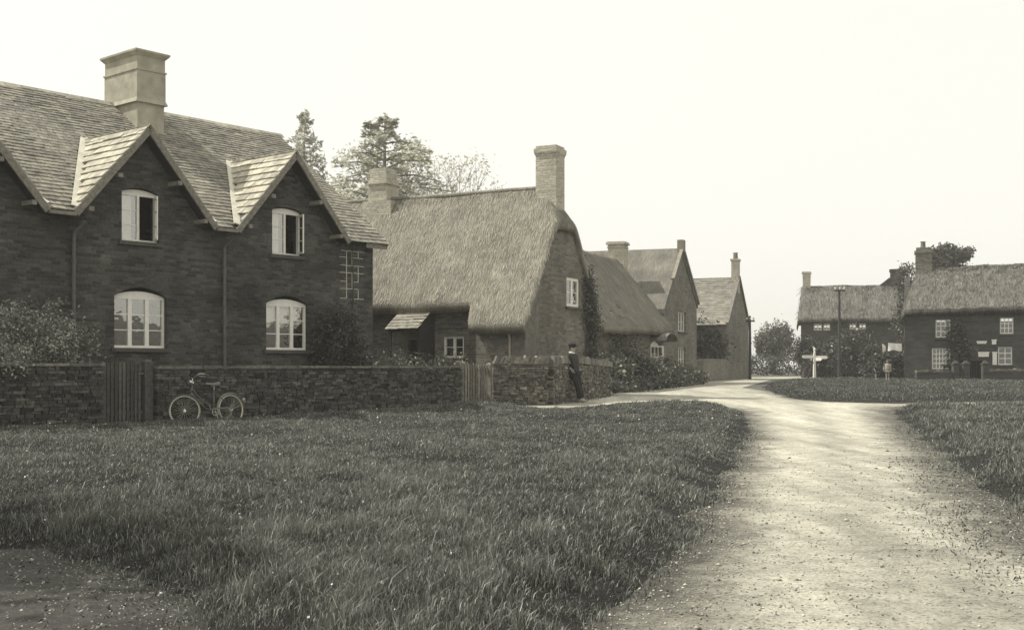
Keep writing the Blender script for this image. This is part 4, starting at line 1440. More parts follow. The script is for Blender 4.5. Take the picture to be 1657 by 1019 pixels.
# ------------------------------------------------------------------ 6. thatched house on the right
D6 = 68.0
C6 = Vector((X(1464, D6), D6, 0))
R6 = rad(-18)
def rx6(px):
    u = (px - CX) / FPX
    return (u * C6.y - C6.x) / (math.cos(R6) - u * math.sin(R6))
def D6x(px):
    return C6.y + math.sin(R6) * rx6(px)
def house_right():
    t = thing('shop_cottage', 'dark thatched house with white sash windows and white boards by its door, at right', 'house', tuple(C6), R6)
    W6 = 9.0
    rx = rx6
    def zf(x, y):
        return smin(5, 7.25 - .86 * (2.8 - y), 7.25 - .86 * (y - 2.8), 7.30 - 3.0 * (-x + .85)) + .07 * noise.noise((x * .45, 5, 3)) + .02 * x
    roof = thatch_roof(t, -.2, W6, lambda x: -.42, 6.0, zf, 100, 40, 35, 7000, .28, 'thatch_far', 'straw_far', .05, 'roof', .4, .026)
    wins = [(rx(a), rx(b), Z(lo, D6x(a)), Z(hi, D6x(a))) for a, b, lo, hi in ((1514, 1538, 546, 517), (1508, 1538, 597, 563), (1618, 1640, 540, 514), (1615, 1638, 590, 561))]
    dx0, dx1 = rx(1568), rx(1590)
    mb = MB()
    mb.panel(front, [(0, -.3), (W6, -.3), (W6, 4.15), (0, 4.15)], [[(a, z), (b, z), (b, y), (a, y)] for a, b, z, y in wins] + [[(dx0, .42), (dx1, .42), (dx1, 1.6), (dx0, 1.6)]], .4)
    mb.panel(lambda y, z, d: (0 + d, y, z), [(.4, -.3), (5.6, -.3), (5.6, 4.1), (2.8, 6.6), (.4, 4.1)], (), .3)
    mb.box(W6 - .3, W6, .4, 5.6, -.3, 4.1)
    mb.box(.3, W6 - .3, 5.3, 5.6, -.3, 4.0)
    mb.build('wall', M['darkstone'], t)
    make_window(t, front, *wins[0][:2], *wins[0][2:], 0, 1, 2, 2, .06, .06, .05, bar=.045, pane=M['glass_dark'])
    make_window(t, front, *wins[1][:2], *wins[1][2:], 0, 1, 3, 4, .06, .06, .05, bar=.045, pane=M['glass_dark'])
    make_window(t, front, *wins[2][:2], *wins[2][2:], 0, 1, 2, 2, .06, .06, .05, bar=.045, pane=M['glass_dark'])
    make_window(t, front, *wins[3][:2], *wins[3][2:], 0, 1, 2, 1, .06, .06, .05, bar=.045, pane=M['glass_dark'])
    d = MB()
    for i in range(5):
        w = (dx1 - dx0) / 5
        d.box(dx0 + i * w, dx0 + i * w + w - .012, .2, .25, .42, 1.6)
    d.build('door', M['black'], t)
    st = MB(); st.box(dx0 - .6, dx1 + .5, -.75, -.002, .2, .52); st.build('doorstep', M['cope'], t)
    c = MB()
    c.box(.62, 1.55, 2.3, 3.3, 6.3, 7.95); c.box(.56, 1.61, 2.24, 3.36, 7.95, 8.1); c.box(.66, 1.5, 2.34, 3.26, 8.1, 8.3)
    co = c.build('chimney', M['brownstone'], roof)
    p = MB(); p.lathe([(.16, 8.3), (.13, 8.62), (.17, 8.68)], (1.05, 2.8, 0), 10); p.build('chimney_pot', M['cope'], co)
    # white boards hung on the wall
    for q, (a, b, y0, y1) in enumerate(((1581, 1596, 556, 552.5), (1583, 1600, 577, 570), (1606, 1613, 590, 570), (1605, 1612, 557, 550))):
        s = MB()
        s.box(rx(a), rx(b), -.055, -.005, Z(y0, D6x(a)), Z(y1, D6x(a)))
        s.box(rx(a) - .03, rx(b) + .03, -.075, -.056, Z(y1, D6x(a)) - .03, Z(y1, D6x(a)) + .03)
        o = s.build('sign_board', M['white'])
        o.location = C6; o.rotation_euler = (0, 0, R6)
        tag(o, ['narrow white board fixed high beside the door of the right hand house', 'wide white board fixed above the door of the right hand house',
                'tall white board on the wall right of the dark door', 'small white board under the eave, right of the door'][q], 'sign', 'white boards on the right hand house')
house_right()

# ------------------------------------------------------------------ garden walls of coursed rubble
def rubble(mb, cope, pts, zb, zt, thick, seed, course=.062, jit=.022, lean_cope=False):
    r = random.Random(seed)
    segs = [(Vector(a), Vector(b)) for a, b in zip(pts[:-1], pts[1:])]
    core = []
    s_off = 0
    for a, b in segs:
        d = b - a; L = d.length; d.normalize()
        n = Vector((-d.y, d.x))
        P = lambda s, off, z: (a.x + d.x * s + n.x * off, a.y + d.y * s + n.y * off, z)
        top = lambda s: zt(s_off + s)
        z = min(zb(a.y), zb(b.y)) - .1
        hmax = max(top(0), top(L))
        while z < hmax - .02:
            h = course * r.uniform(.75, 1.4)
            s = -r.uniform(0, .2)
            while s < L:
                w = r.uniform(.09, .30)
                s0, s1 = max(s, 0), min(s + w - .014, L)
                s += w
                if s1 - s0 < .04:
                    continue
                zt_ = min(z + h - .010, top((s0 + s1) / 2) - .005)
                if zt_ - z < .03:
                    continue
                o0 = thick / 2 + r.uniform(-jit, jit); o1 = thick / 2 + r.uniform(-jit, jit)
                e = lambda: r.uniform(-.008, .008)
                q = [P(s0 + e(), -o0, z + e()), P(s1 + e(), -o0 + e(), z + e()), P(s1, o1, z), P(s0, o1, z), P(s0 + e(), -o0 + e(), zt_ + e()), P(s1 + e(), -o0 + e(), zt_ + e()), P(s1, o1, zt_), P(s0, o1, zt_)]
                mb.hexa(q, min(1, max(0, r.gauss(.36, .2))) if r.random() > .04 else r.uniform(.8, 1))
            z += h
        hb, ht = min(zb(a.y), zb(b.y)) - .15, min(top(0), top(L)) - .03
        o = thick / 2 - .035
        core.append([P(.02, -o, hb), P(L - .02, -o, hb), P(L - .02, o, hb), P(.02, o, hb), P(.02, -o, ht), P(L - .02, -o, ht), P(L - .02, o, ht), P(.02, o, ht)])
        s = 0
        while s < L - .03:
            w = r.uniform(.11, .17) if lean_cope else r.uniform(.35, .75)
            s1 = min(s + w, L)
            tz = top((s + s1) / 2)
            o = thick / 2 + .035 + r.uniform(-.015, .02)
            if lean_cope:
                hh = r.uniform(.17, .25); ln = .10 + r.uniform(-.02, .03)
                cope.hexa([P(s + .006, -o, tz), P(s1 - .006, -o, tz), P(s1 - .006, o, tz), P(s + .006, o, tz), P(s + .006 + ln, -o * .8, tz + hh), P(s1 - .006 + ln, -o * .8, tz + hh), P(s1 - .006 + ln, o * .8, tz + hh), P(s + .006 + ln, o * .8, tz + hh)], r.random())
            else:
                hh = r.uniform(.045, .065)
                cope.hexa([P(s + .004, -o, tz), P(s1 - .004, -o, tz), P(s1 - .004, o, tz), P(s + .004, o, tz), P(s + .004, -o, tz + hh), P(s1 - .004, -o, tz + hh), P(s1 - .004, o, tz + hh), P(s + .004, o, tz + hh)], r.random())
            s = s1
        s_off += L
    return core
def garden_wall(label, pts, zt, seed, lean=False, thick=.42, stone='wallstone'):
    ctr = pts[0]
    t = thing('garden_wall', label, 'wall', (ctr[0], ctr[1], gz(ctr[1])))
    mb, cp = MB(), MB()
    core = rubble(mb, cp, pts, gz, zt, thick, seed, lean_cope=lean)
    cm = MB()
    for q in core:
        cm.hexa(q)
    for m_, n_, mt in ((mb, 'stones', M[stone]), (cp, 'coping', M['cope']), (cm, 'core', M['wallcore'])):
        off = Vector((ctr[0], ctr[1], gz(ctr[1])))
        m_.v = [tuple(Vector(v) - off) for v in m_.v]
        m_.build(n_, mt, t)
    return t
p2 = lambda t: (H1(t, -2.0).x, H1(t, -2.0).y)
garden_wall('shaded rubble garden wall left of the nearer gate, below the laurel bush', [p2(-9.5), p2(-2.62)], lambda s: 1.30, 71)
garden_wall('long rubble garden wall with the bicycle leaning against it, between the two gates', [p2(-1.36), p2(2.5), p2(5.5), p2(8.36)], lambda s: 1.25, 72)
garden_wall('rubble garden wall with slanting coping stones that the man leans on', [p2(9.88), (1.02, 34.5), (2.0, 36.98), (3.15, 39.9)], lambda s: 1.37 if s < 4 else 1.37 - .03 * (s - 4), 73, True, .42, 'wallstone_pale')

# ------------------------------------------------------------------ garden gates
def gate(label, ta, tb, zb, zt, seed, posts, n, mt='gate'):
    c = H1(ta, -2.0)
    t = thing('garden_gate', label, 'gate', (c.x, c.y, gz(c.y)), R1, 'paling gates in the garden wall')
    z0 = gz(c.y)
    r = random.Random(seed)
    W = tb - ta
    mb = MB()
    for i in range(n):
        x = .03 + (W - .06) * (i + .5) / n
        w = (W - .06) / n * .58
        h = zt - z0 + r.uniform(-.03, .03)
        lo = zb - z0
        mb.add([(x - w / 2, -.03, lo), (x + w / 2, -.03, lo), (x + w / 2, -.005, lo), (x - w / 2, -.005, lo), (x - w / 2, -.03, h - .05), (x + w / 2, -.03, h - .05), (x + w / 2, -.005, h - .05), (x - w / 2, -.005, h - .05), (x, -.03, h), (x, -.005, h)],
               [(0, 1, 5, 8, 4), (3, 2, 6, 9, 7), (0, 1, 2, 3), (1, 2, 6, 5), (0, 3, 7, 4), (5, 6, 9, 8), (4, 7, 9, 8)], r.random())
    mb.build('palings', M[mt], t)
    rb = MB()
    for z in (zb - z0 + .14, zt - z0 - .2):
        rb.box(.0, W, -.004, .04, z, z + .08, r.random())
    rb.bar((.03, .02, zb - z0 + .2), (W - .03, .02, zt - z0 - .2), .03, .07)
    rb.build('rail', M[mt], t)
    for x0, x1, h in posts:
        pm = MB()
        pm.box(x0, x1, -.09, .09, -.3, h - .03 - z0)
        pm.hexa([(x0, -.09, h - .03 - z0), (x1, -.09, h - .03 - z0), (x1, .09, h - .03 - z0), (x0, .09, h - .03 - z0), (x0 + .04, -.04, h + .02 - z0), (x1 - .04, -.04, h + .02 - z0), (x1 - .04, .04, h + .02 - z0), (x0 + .04, .04, h + .02 - z0)])
        pm.build('gate_post', M[mt], t)
    lb = MB(); lb.box(W - .12, W + .03, -.05, -.03, zt - z0 - .28, zt - z0 - .24); lb.build('latch', M['enamel'], t)
    return t
gate('dark paling garden gate beside the laurel bush, left of the bicycle', -2.50, -1.60, .12, 1.40, 81, [(-.10, 0.0, 1.38), (.92, 1.12, 1.42)], 9)
gate('paler grey paling garden gate between the long wall and the man', 8.50, 9.66, .22, 1.36, 82, [(-.12, 0.0, 1.42), (1.17, 1.24, 1.38)], 10, 'gate_pale')
sb = MB()
sb.hexa([(0, 0, 0), (.75, 0, 0), (.72, .35, 0), (.03, .33, 0), (.01, .01, .09), (.74, .01, .08), (.71, .34, .085), (.03, .32, .09)])
o = sb.build('door_step', M['cope'])
o.location = H1(-2.45, -2.55, .02); o.rotation_euler = (0, 0, R1)
tag(o, 'pale worn stone step in the grass below the nearer garden gate', 'step')

# ------------------------------------------------------------------ bicycle
def bicycle():
    loc = H1(-.80, -2.44)
    loc.z = gz(loc.y) + .012
    t = thing('bicycle', 'old step-through bicycle with pale tyres leaning on the long garden wall', 'bicycle', tuple(loc), R1)
    WB, RW = 1.22, .345
    tilt = rad(-7)
    root = Matrix.Rotation(tilt, 4, 'X')
    def T(p):
        return tuple(root @ Vector(p))
    def TM(m_):
        m_.v = [T(v) for v in m_.v]
        return m_
    def wheel(cx, ang):
        def rot(p):
            c, s = math.cos(ang), math.sin(ang)
            return (cx + p[0] * c - p[1] * s, p[0] * s + p[1] * c, p[2] + RW + .0)
        ty = MB()
        ty.tube([(math.cos(a) * (RW - .014), 0, math.sin(a) * (RW - .014)) for a in np.linspace(0, 2 * math.pi, 41)[:-1]], .0135, 8, closed=True)
        ty.v = [rot(v) for v in ty.v]
        w = TM(ty).build('wheel', M['rubber'], t, True)
        rm = MB()
        rm.tube([(math.cos(a) * (RW - .034), 0, math.sin(a) * (RW - .034)) for a in np.linspace(0, 2 * math.pi, 41)[:-1]], .009, 6, closed=True)
        rm.v = [rot(v) for v in rm.v]
        TM(rm).build('rim', M['chrome'], w, True)
        sp = MB()
        for k in range(32):
            a = 2 * math.pi * k / 32
            b = a + (.5 if k % 2 else -.5)
            y = .03 if k % 4 < 2 else -.03
            sp.tube([(math.cos(b) * .03, y, math.sin(b) * .03), (math.cos(a) * (RW - .045), 0, math.sin(a) * (RW - .045))], .0016, 4)
        sp.lathe([(.018, -.05), (.018, .05)], (0, 0, 0), 10, axis=(0, 1, 0))
        sp.lathe([(.032, -.034), (.032, -.028)], (0, 0, 0), 10, axis=(0, 1, 0)); sp.lathe([(.032, .028), (.032, .034)], (0, 0, 0), 10, axis=(0, 1, 0))
        sp.v = [rot(v) for v in sp.v]
        TM(sp).build('spokes', M['chrome'], w)
        return rot
    rf = wheel(0, rad(-24))
    rr = wheel(WB, 0)
    BB = (.755, 0, .29); HT, HB = (.235, 0, .90), (.185, 0, .70)
    fr = MB()
    fr.tube([HB, HT], .021, 10)
    fr.tube([(HB[0] + .01, 0, HB[2] + .03), (.34, 0, .56), (.52, 0, .40), BB], .016, 8)
    fr.tube([(HB[0] + .04, 0, HB[2] + .14), (.36, 0, .66), (.55, 0, .50), (.77, 0, .44)], .014, 8)
    fr.tube([BB, (.80, 0, .78)], .017, 8)
    for y in (.055, -.055):
        fr.tube([(BB[0], y * .5, BB[2]), (WB, y, RW)], .010, 6)
        fr.tube([(.80, y * .4, .76), (WB, y, RW)], .009, 6)
    fr.lathe([(.03, -.045), (.03, .045)], BB, 12, axis=(0, 1, 0))
    TM(fr).build('frame', M['enamel'], t, True)
    fk = MB()
    for y in (.05, -.05):
        fk.tube([HB, (HB[0] - .02, y * .9, HB[2] - .05), (.08, y, .48), (.03, y, .38), (0, y, RW)], .010, 6)
    fk.lathe([(.03, -.05), (.03, .05)], HB, 10, axis=(0, 1, 0))
    TM(fk).build('fork', M['enamel'], t, True)
    hb = MB()
    hb.tube([HT, (.255, 0, 1.02), (.26, 0, 1.06)], .013, 8)
    hb.tube([(.48, -.27, 1.09), (.40, -.27, 1.12), (.30, -.22, 1.13), (.26, -.1, 1.08), (.26, 0, 1.06), (.26, .1, 1.08), (.30, .22, 1.13), (.40, .27, 1.12), (.48, .27, 1.09)], .011, 8)
    for y in (-.2, .2):
        hb.tube([(.29, y, 1.08), (.38, y * 1.1, 1.07), (.44, y * 1.2, 1.07)], .006, 5)
    ho = TM(hb).build('handlebar', M['chrome'], t, True)
    for y in (-.27, .27):
        gp = MB()
        gp.tube([(.49, y, 1.085), (.39, y, 1.122)], .017, 8)
        TM(gp).build('grip', M['enamel'], ho, True)
    lm = MB()
    lm.lathe([(.02, 0), (.04, .03), (.05, .08), (.052, .09)], (.22, -.03, .965), 12, axis=(-1, 0, .1))
    lm.box(.22, .25, -.05, -.01, .94, .97)
    TM(lm).build('lamp', M['chrome'], t)
    sd = MB()
    sd.tube([(.80, 0, .76), (.815, 0, .90)], .012, 8)
    for y in (-.05, .05):
        sd.tube([(.72, y * .3, .905), (.80, y, .885), (.93, y * 1.4, .90)], .006, 6)
    so = TM(sd).build('seat_post', M['chrome'], t, True)
    sa = MB()
    prof = [(.60, .015, .935), (.66, .022, .935), (.74, .040, .925), (.82, .085, .930), (.88, .105, .945), (.92, .10, .955), (.935, .05, .955)]
    vs, fs = [], []
    for x, w, z in prof:
        for k in range(9):
            a = math.pi * k / 8
            vs.append((x, w * math.cos(a), z + .02 * math.sin(a) - .03 * abs(math.cos(a)) ** 3))
    for i in range(len(prof) - 1):
        for k in range(8):
            fs.append((i * 9 + k, i * 9 + k + 1, (i + 1) * 9 + k + 1, (i + 1) * 9 + k))
        fs.append((i * 9, (i + 1) * 9, (i + 1) * 9 + 8, i * 9 + 8))
    sa.add(vs, fs)
    TM(sa).build('saddle', M['leather'], t, True)
    for cx, a0, a1, rot in ((0, 20, 165, rf), (WB, 5, 178, rr)):
        mg = MB()
        vs, fs = [], []
        n = 20
        for i in range(n + 1):
            a = rad(a0 + (a1 - a0) * i / n)
            for y in (-.032, -.016, .016, .032):
                R = RW + (.03 if abs(y) < .02 else .018)
                vs.append(rot((math.cos(a) * R, y, math.sin(a) * R)))
        for i in range(n):
            for k in range(3):
                fs.append((i * 4 + k, i * 4 + k + 1, i * 4 + 5 + k, i * 4 + 4 + k))
        mg.add(vs, fs)
        for y in (-.035, .035):
            for aa in (a0 + 12, a0 + 45):
                mg.tube([rot((0, y * 1.4, 0)), rot((math.cos(rad(aa)) * (RW + .02), y, math.sin(rad(aa)) * (RW + .02)))], .0025, 4)
        TM(mg).build('mudguard', M['rubber'] if cx else M['enamel'], t)
    ck = MB()
    ck.tube([(BB[0] + .08 * math.cos(a), -.055, BB[2] + .08 * math.sin(a)) for a in np.linspace(0, 6.2832, 21)[:-1]], .006, 5, closed=True)
    ck.bar((BB[0] - .08, -.055, BB[2]), (BB[0] + .08, -.055, BB[2]), .012, .004); ck.bar((BB[0], -.055, BB[2] - .08), (BB[0], -.055, BB[2] + .08), .012, .004, (1, 0, 0))
    ck.tube([(BB[0], -.07, BB[2]), (BB[0] + .05, -.075, BB[2] - .165)], .009, 6)
    ck.tube([(BB[0], .07, BB[2]), (BB[0] - .05, .075, BB[2] + .165)], .009, 6)
    cko = TM(ck).build('crank', M['chrome'], t)
    pd = MB()
    pd.box(BB[0] + .0, BB[0] + .10, -.18, -.085, BB[2] - .18, BB[2] - .15)
    pd.box(BB[0] - .10, BB[0] + .0, .085, .18, BB[2] + .15, BB[2] + .18)
    TM(pd).build('pedal', M['enamel'], cko)
    cg = MB()
    cg.hexa([(BB[0] - .08, -.062, BB[2] + .06), (WB + .05, -.062, RW + .02), (WB + .05, -.05, RW + .02), (BB[0] - .08, -.05, BB[2] + .06), (BB[0] - .06, -.062, BB[2] + .10), (WB + .04, -.062, RW + .05), (WB + .04, -.05, RW + .05), (BB[0] - .06, -.05, BB[2] + .10)])
    TM(cg).build('chain_guard', M['enamel'], t)
    rl = MB(); rl.lathe([(.028, 0), (.03, .02), (.015, .03)], (WB + .36, 0, .56), 10, axis=(1, 0, .1)); TM(rl).build('reflector', M['insul'], t)
bicycle()

# ------------------------------------------------------------------ people
def skinned(nodes, edges, sub=2):
    """a continuous limb surface: nodes name -> (x, y, z, rx, ry)"""
    names = list(nodes)
    me = bpy.data.meshes.new('figure')
    me.from_pydata([nodes[k][:3] for k in names], [(names.index(a), names.index(b)) for a, b in edges], [])
    ob = bpy.data.objects.new('figure', me)
    COL.objects.link(ob)
    ob.modifiers.new('skin', 'SKIN').use_smooth_shade = True
    sv = me.skin_vertices[0].data
    for i, k in enumerate(names):
        rr = nodes[k][3:]
        sv[i].radius = (rr[0], rr[-1])
        sv[i].use_root = (i == 0)
    ss = ob.modifiers.new('sub', 'SUBSURF'); ss.levels = sub; ss.render_levels = sub
    dg = bpy.context.evaluated_depsgraph_get()
    out = bpy.data.meshes.new_from_object(ob.evaluated_get(dg))
    vs = [tuple(v.co) for v in out.vertices]; fs = [tuple(p.vertices) for p in out.polygons]
    bpy.data.objects.remove(ob, do_unlink=True)
    return vs, fs

def hand(mb, wrist, dirv, side, s=1.0):
    """palm with four fingers and a thumb, relaxed"""
    w, d, sd = Vector(wrist), Vector(dirv).normalized(), Vector(side).normalized()
    up = d.cross(sd).normalized()
    palm = [w, w + d * .05 * s, w + d * .095 * s]
    mb.tube([tuple(p) for p in palm], [.026 * s, .038 * s, .034 * s], 8)
    for i, L in enumerate((.070, .080, .074, .058)):
        b = w + d * .088 * s + sd * (.030 - .02 * i) * s
        mb.tube([tuple(b), tuple(b + (d * .5 - up * .12) * L * s), tuple(b + (d * .85 - up * .45) * L * s), tuple(b + (d * .95 - up * .75) * L * s)], [.0095 * s, .009 * s, .008 * s, .006 * s], 6)
    b = w + d * .03 * s + sd * .03 * s
    mb.tube([tuple(b), tuple(b + (d * .03 + sd * .025) * s), tuple(b + (d * .06 + sd * .028 - up * .01) * s)], [.012 * s, .010 * s, .008 * s], 6)

def face(mb, c, s=1.0):
    x, y, z = c
    mb.add([(x + .098 * s, y - .012 * s, z + .015 * s), (x + .098 * s, y + .012 * s, z + .015 * s), (x + .128 * s, y, z - .028 * s), (x + .100 * s, y + .02 * s, z - .034 * s), (x + .100 * s, y - .02 * s, z - .034 * s)],
           [(0, 1, 2), (1, 3, 2), (0, 2, 4), (2, 3, 4)])
    for sy in (-1, 1):
        mb.ball((x + .085 * s, y + sy * .034 * s, z + .012 * s), .014 * s, n=8, m=6)
        mb.ball((x - .005 * s, y + sy * .080 * s, z - .01 * s), .02 * s, .01 * s, .032 * s, n=8, m=6)
    mb.ball((x + .092 * s, y, z - .062 * s), .012 * s, .026 * s, .008 * s, n=8, m=6)

def man():
    # standing with his back to the wall, weight on his heels, hands at his jacket pockets
    wd = Vector((.395, 1, 0)).normalized()
    nrm = Vector((wd.y, -wd.x, 0))
    pos = Vector((1.57, 35.9, 0)) + nrm * .55
    t = thing('person', 'man in dark suit and flat cap leaning back against the garden wall', 'person', (pos.x, pos.y, gz(pos.y) + .004), math.atan2(nrm.y, nrm.x) - rad(14))
    x0 = -.36
    N = {
        'pelvis': (x0 + .13, 0, .90, .13, .155), 'waist': (x0 + .10, 0, 1.06, .11, .14), 'chest': (x0 + .06, 0, 1.28, .12, .165), 'neckb': (x0 + .03, 0, 1.45, .06, .07),
        'neck': (x0 + .035, 0, 1.51, .052, .052), 'jaw': (x0 + .065, 0, 1.565, .070, .062), 'head': (x0 + .06, 0, 1.65, .098, .078), 'crown': (x0 + .05, 0, 1.715, .07, .06)}
    E = [('pelvis', 'waist'), ('waist', 'chest'), ('chest', 'neckb'), ('neckb', 'neck'), ('neck', 'jaw'), ('jaw', 'head'), ('head', 'crown')]
    for k, sy in (('l', 1), ('r', -1)):
        f = .0 if k == 'l' else .07
        N.update({'hip' + k: (x0 + .14, sy * .09, .84, .09), 'knee' + k: (x0 + .24 + f, sy * .085, .48, .058), 'ank' + k: (x0 + .33 + f, sy * .08, .10, .042), 'toe' + k: (x0 + .48 + f, sy * .09, .04, .035),
                  'sh' + k: (x0 + .04, sy * .185, 1.40, .062), 'el' + k: (x0 - .04, sy * .27, 1.15, .046), 'wr' + k: (x0 + .15, sy * .22, 1.00, .032)})
        E += [('pelvis', 'hip' + k), ('hip' + k, 'knee' + k), ('knee' + k, 'ank' + k), ('ank' + k, 'toe' + k), ('chest', 'sh' + k), ('sh' + k, 'el' + k), ('el' + k, 'wr' + k)]
    mb = MB()
    mb.add(*skinned(N, E))
    face(mb, (x0 + .07, 0, 1.635))
    for sy in (1, -1):
        hand(mb, (x0 + .15, sy * .22, 1.00), (.55, -sy * .15, -.75), (.5, sy * .3, .4))
    mb.build('body', M['skin'], t, True)
    J = {k: N[k] for k in ('waist', 'chest', 'neckb', 'shl', 'shr', 'ell', 'elr')}
    J = {k: v[:3] + tuple(q + .032 for q in v[3:]) for k, v in J.items()}
    J['neckb'] = (x0 + .03, 0, 1.445, .065, .08)
    J['hem'] = (x0 + .14, 0, .76, .185, .215); J['pel'] = (x0 + .13, 0, .92, .165, .195)
    J['cufl'] = (x0 + .125, .222, 1.015, .046); J['cufr'] = (x0 + .125, -.222, 1.015, .046)
    jb = MB()
    jb.add(*skinned({k: J[k] for k in ('waist', 'pel', 'hem', 'chest', 'neckb', 'shl', 'ell', 'cufl', 'shr', 'elr', 'cufr')},
                    [('waist', 'pel'), ('pel', 'hem'), ('waist', 'chest'), ('chest', 'neckb'), ('chest', 'shl'), ('shl', 'ell'), ('ell', 'cufl'), ('chest', 'shr'), ('shr', 'elr'), ('elr', 'cufr')]))
    jb.build('jacket', M['suit'], t, True)
    tr = {'pelvis': (x0 + .13, 0, .90, .145, .17)}
    ed = []
    for k in 'lr':
        h, kn, a = N['hip' + k], N['knee' + k], N['ank' + k]
        tr['hip' + k] = h[:3] + (.118,); tr['knee' + k] = kn[:3] + (.098,); tr['hem' + k] = (a[0] - .005, a[1], .09, .092)
        ed += [('pelvis', 'hip' + k), ('hip' + k, 'knee' + k), ('knee' + k, 'hem' + k)]
    tb = MB(); tb.add(*skinned(tr, ed)); tb.build('trousers', M['trousers'], t, True)
    for k in 'lr':
        a = N['ank' + k]
        b = MB()
        b.add(*skinned({'a': (a[0] - .02, a[1], .10, .05), 'h': (a[0] - .01, a[1], .045, .052), 'm': (a[0] + .09, a[1], .045, .05), 't': (a[0] + .19, a[1] + .0, .035, .038, .03)}, [('a', 'h'), ('h', 'm'), ('m', 't')]))
        b.build('boot', M['boot'], t, True)
    cb = MB()
    cb.tube([(x0 + .035 + .075 * math.cos(a), .075 * math.sin(a), 1.497 - .012 * math.cos(a)) for a in np.linspace(0, 2 * math.pi, 15)[:-1]], .022, 6, closed=True)
    cb.build('collar', M['collar'], t, True)
    hb = MB()
    hb.ball((x0 + .035, 0, 1.655), .098, .09, .085); hb.build('hair', M['hair'], t, True)
    kb = MB()
    kb.ball((x0 + .045, 0, 1.725), .125, .115, .058)
    kb.lathe([(.10, -.045), (.104, .0)], (x0 + .05, 0, 1.715), 16)
    kb.hexa([(x0 + .13, -.075, 1.69), (x0 + .225, -.045, 1.675), (x0 + .225, .045, 1.675), (x0 + .13, .075, 1.69), (x0 + .13, -.075, 1.712), (x0 + .22, -.045, 1.69), (x0 + .22, .045, 1.69), (x0 + .13, .075, 1.712)])
    kb.build('cap', M['cap'], t, True)
man()

def child(px, D, rz, h, smock, hair, label):
    base = Vector((X(px, D), D, gz(D) + .10))
    t = thing('person', label, 'person', tuple(base), rz, 'children by the right hand cottages')
    s = h / 1.2
    N = {'pelvis': (0, 0, .62, .09, .11), 'chest': (0, 0, .86, .09, .12), 'neckb': (0, 0, .95, .045, .05), 'neck': (.005, 0, .985, .04), 'jaw': (.02, 0, 1.03, .06), 'head': (.01, 0, 1.10, .088, .075), 'crown': (0, 0, 1.155, .06)}
    E = [('pelvis', 'chest'), ('chest', 'neckb'), ('neckb', 'neck'), ('neck', 'jaw'), ('jaw', 'head'), ('head', 'crown')]
    for k, sy in (('l', 1), ('r', -1)):
        N.update({'hip' + k: (0, sy * .06, .57, .065), 'knee' + k: (.02, sy * .06, .32, .045), 'ank' + k: (0, sy * .06, .06, .035), 'toe' + k: (.11, sy * .07, .03, .03), 'sh' + k: (0, sy * .13, .91, .045), 'el' + k: (-.02, sy * .19, .74, .036), 'wr' + k: (.06, sy * .19, .60, .026)})
        E += [('pelvis', 'hip' + k), ('hip' + k, 'knee' + k), ('knee' + k, 'ank' + k), ('ank' + k, 'toe' + k), ('chest', 'sh' + k), ('sh' + k, 'el' + k), ('el' + k, 'wr' + k)]
    N = {k: tuple(q * s for q in v) for k, v in N.items()}
    mb = MB(); mb.add(*skinned(N, E, 1)); face(mb, (.02 * s, 0, 1.085 * s), .9 * s)
    for sy in (1, -1):
        hand(mb, (.06 * s, sy * .19 * s, .60 * s), (.3, 0, -.9), (.8, 0, .3), .75 * s)
    mb.build('body', M['skin'], t, True)
    sm = MB()
    sm.add(*skinned({k: tuple(q * s for q in v) for k, v in {'w': (0, 0, .72, .12, .14), 'hem': (0, 0, .40, .19, .21), 'c': (0, 0, .87, .11, .14), 'n': (0, 0, .945, .06), 'sl': (0, .14, .91, .06), 'el': (-.01, .19, .76, .055), 'sr': (0, -.14, .91, .06), 'er': (-.01, -.19, .76, .055)}.items()},
                    [('w', 'hem'), ('w', 'c'), ('c', 'n'), ('c', 'sl'), ('sl', 'el'), ('c', 'sr'), ('sr', 'er')], 1))
    sm.build('smock', smock, t, True)
    hb = MB(); hb.ball((-.012 * s, 0, 1.125 * s), .096 * s, .09 * s, .085 * s); hb.ball((-.05 * s, 0, 1.04 * s), .05 * s, .07 * s, .08 * s); hb.build('hair', hair, t, True)
child(1436, 64.0, rad(-110), 1.12, M['smock'], M['hair'], 'child in a long pale smock standing before the far white washing')
child(1417, 64.5, rad(-40), .95, M['suit'], M['hair'], 'child in a dark frock beside the child in the pale smock')

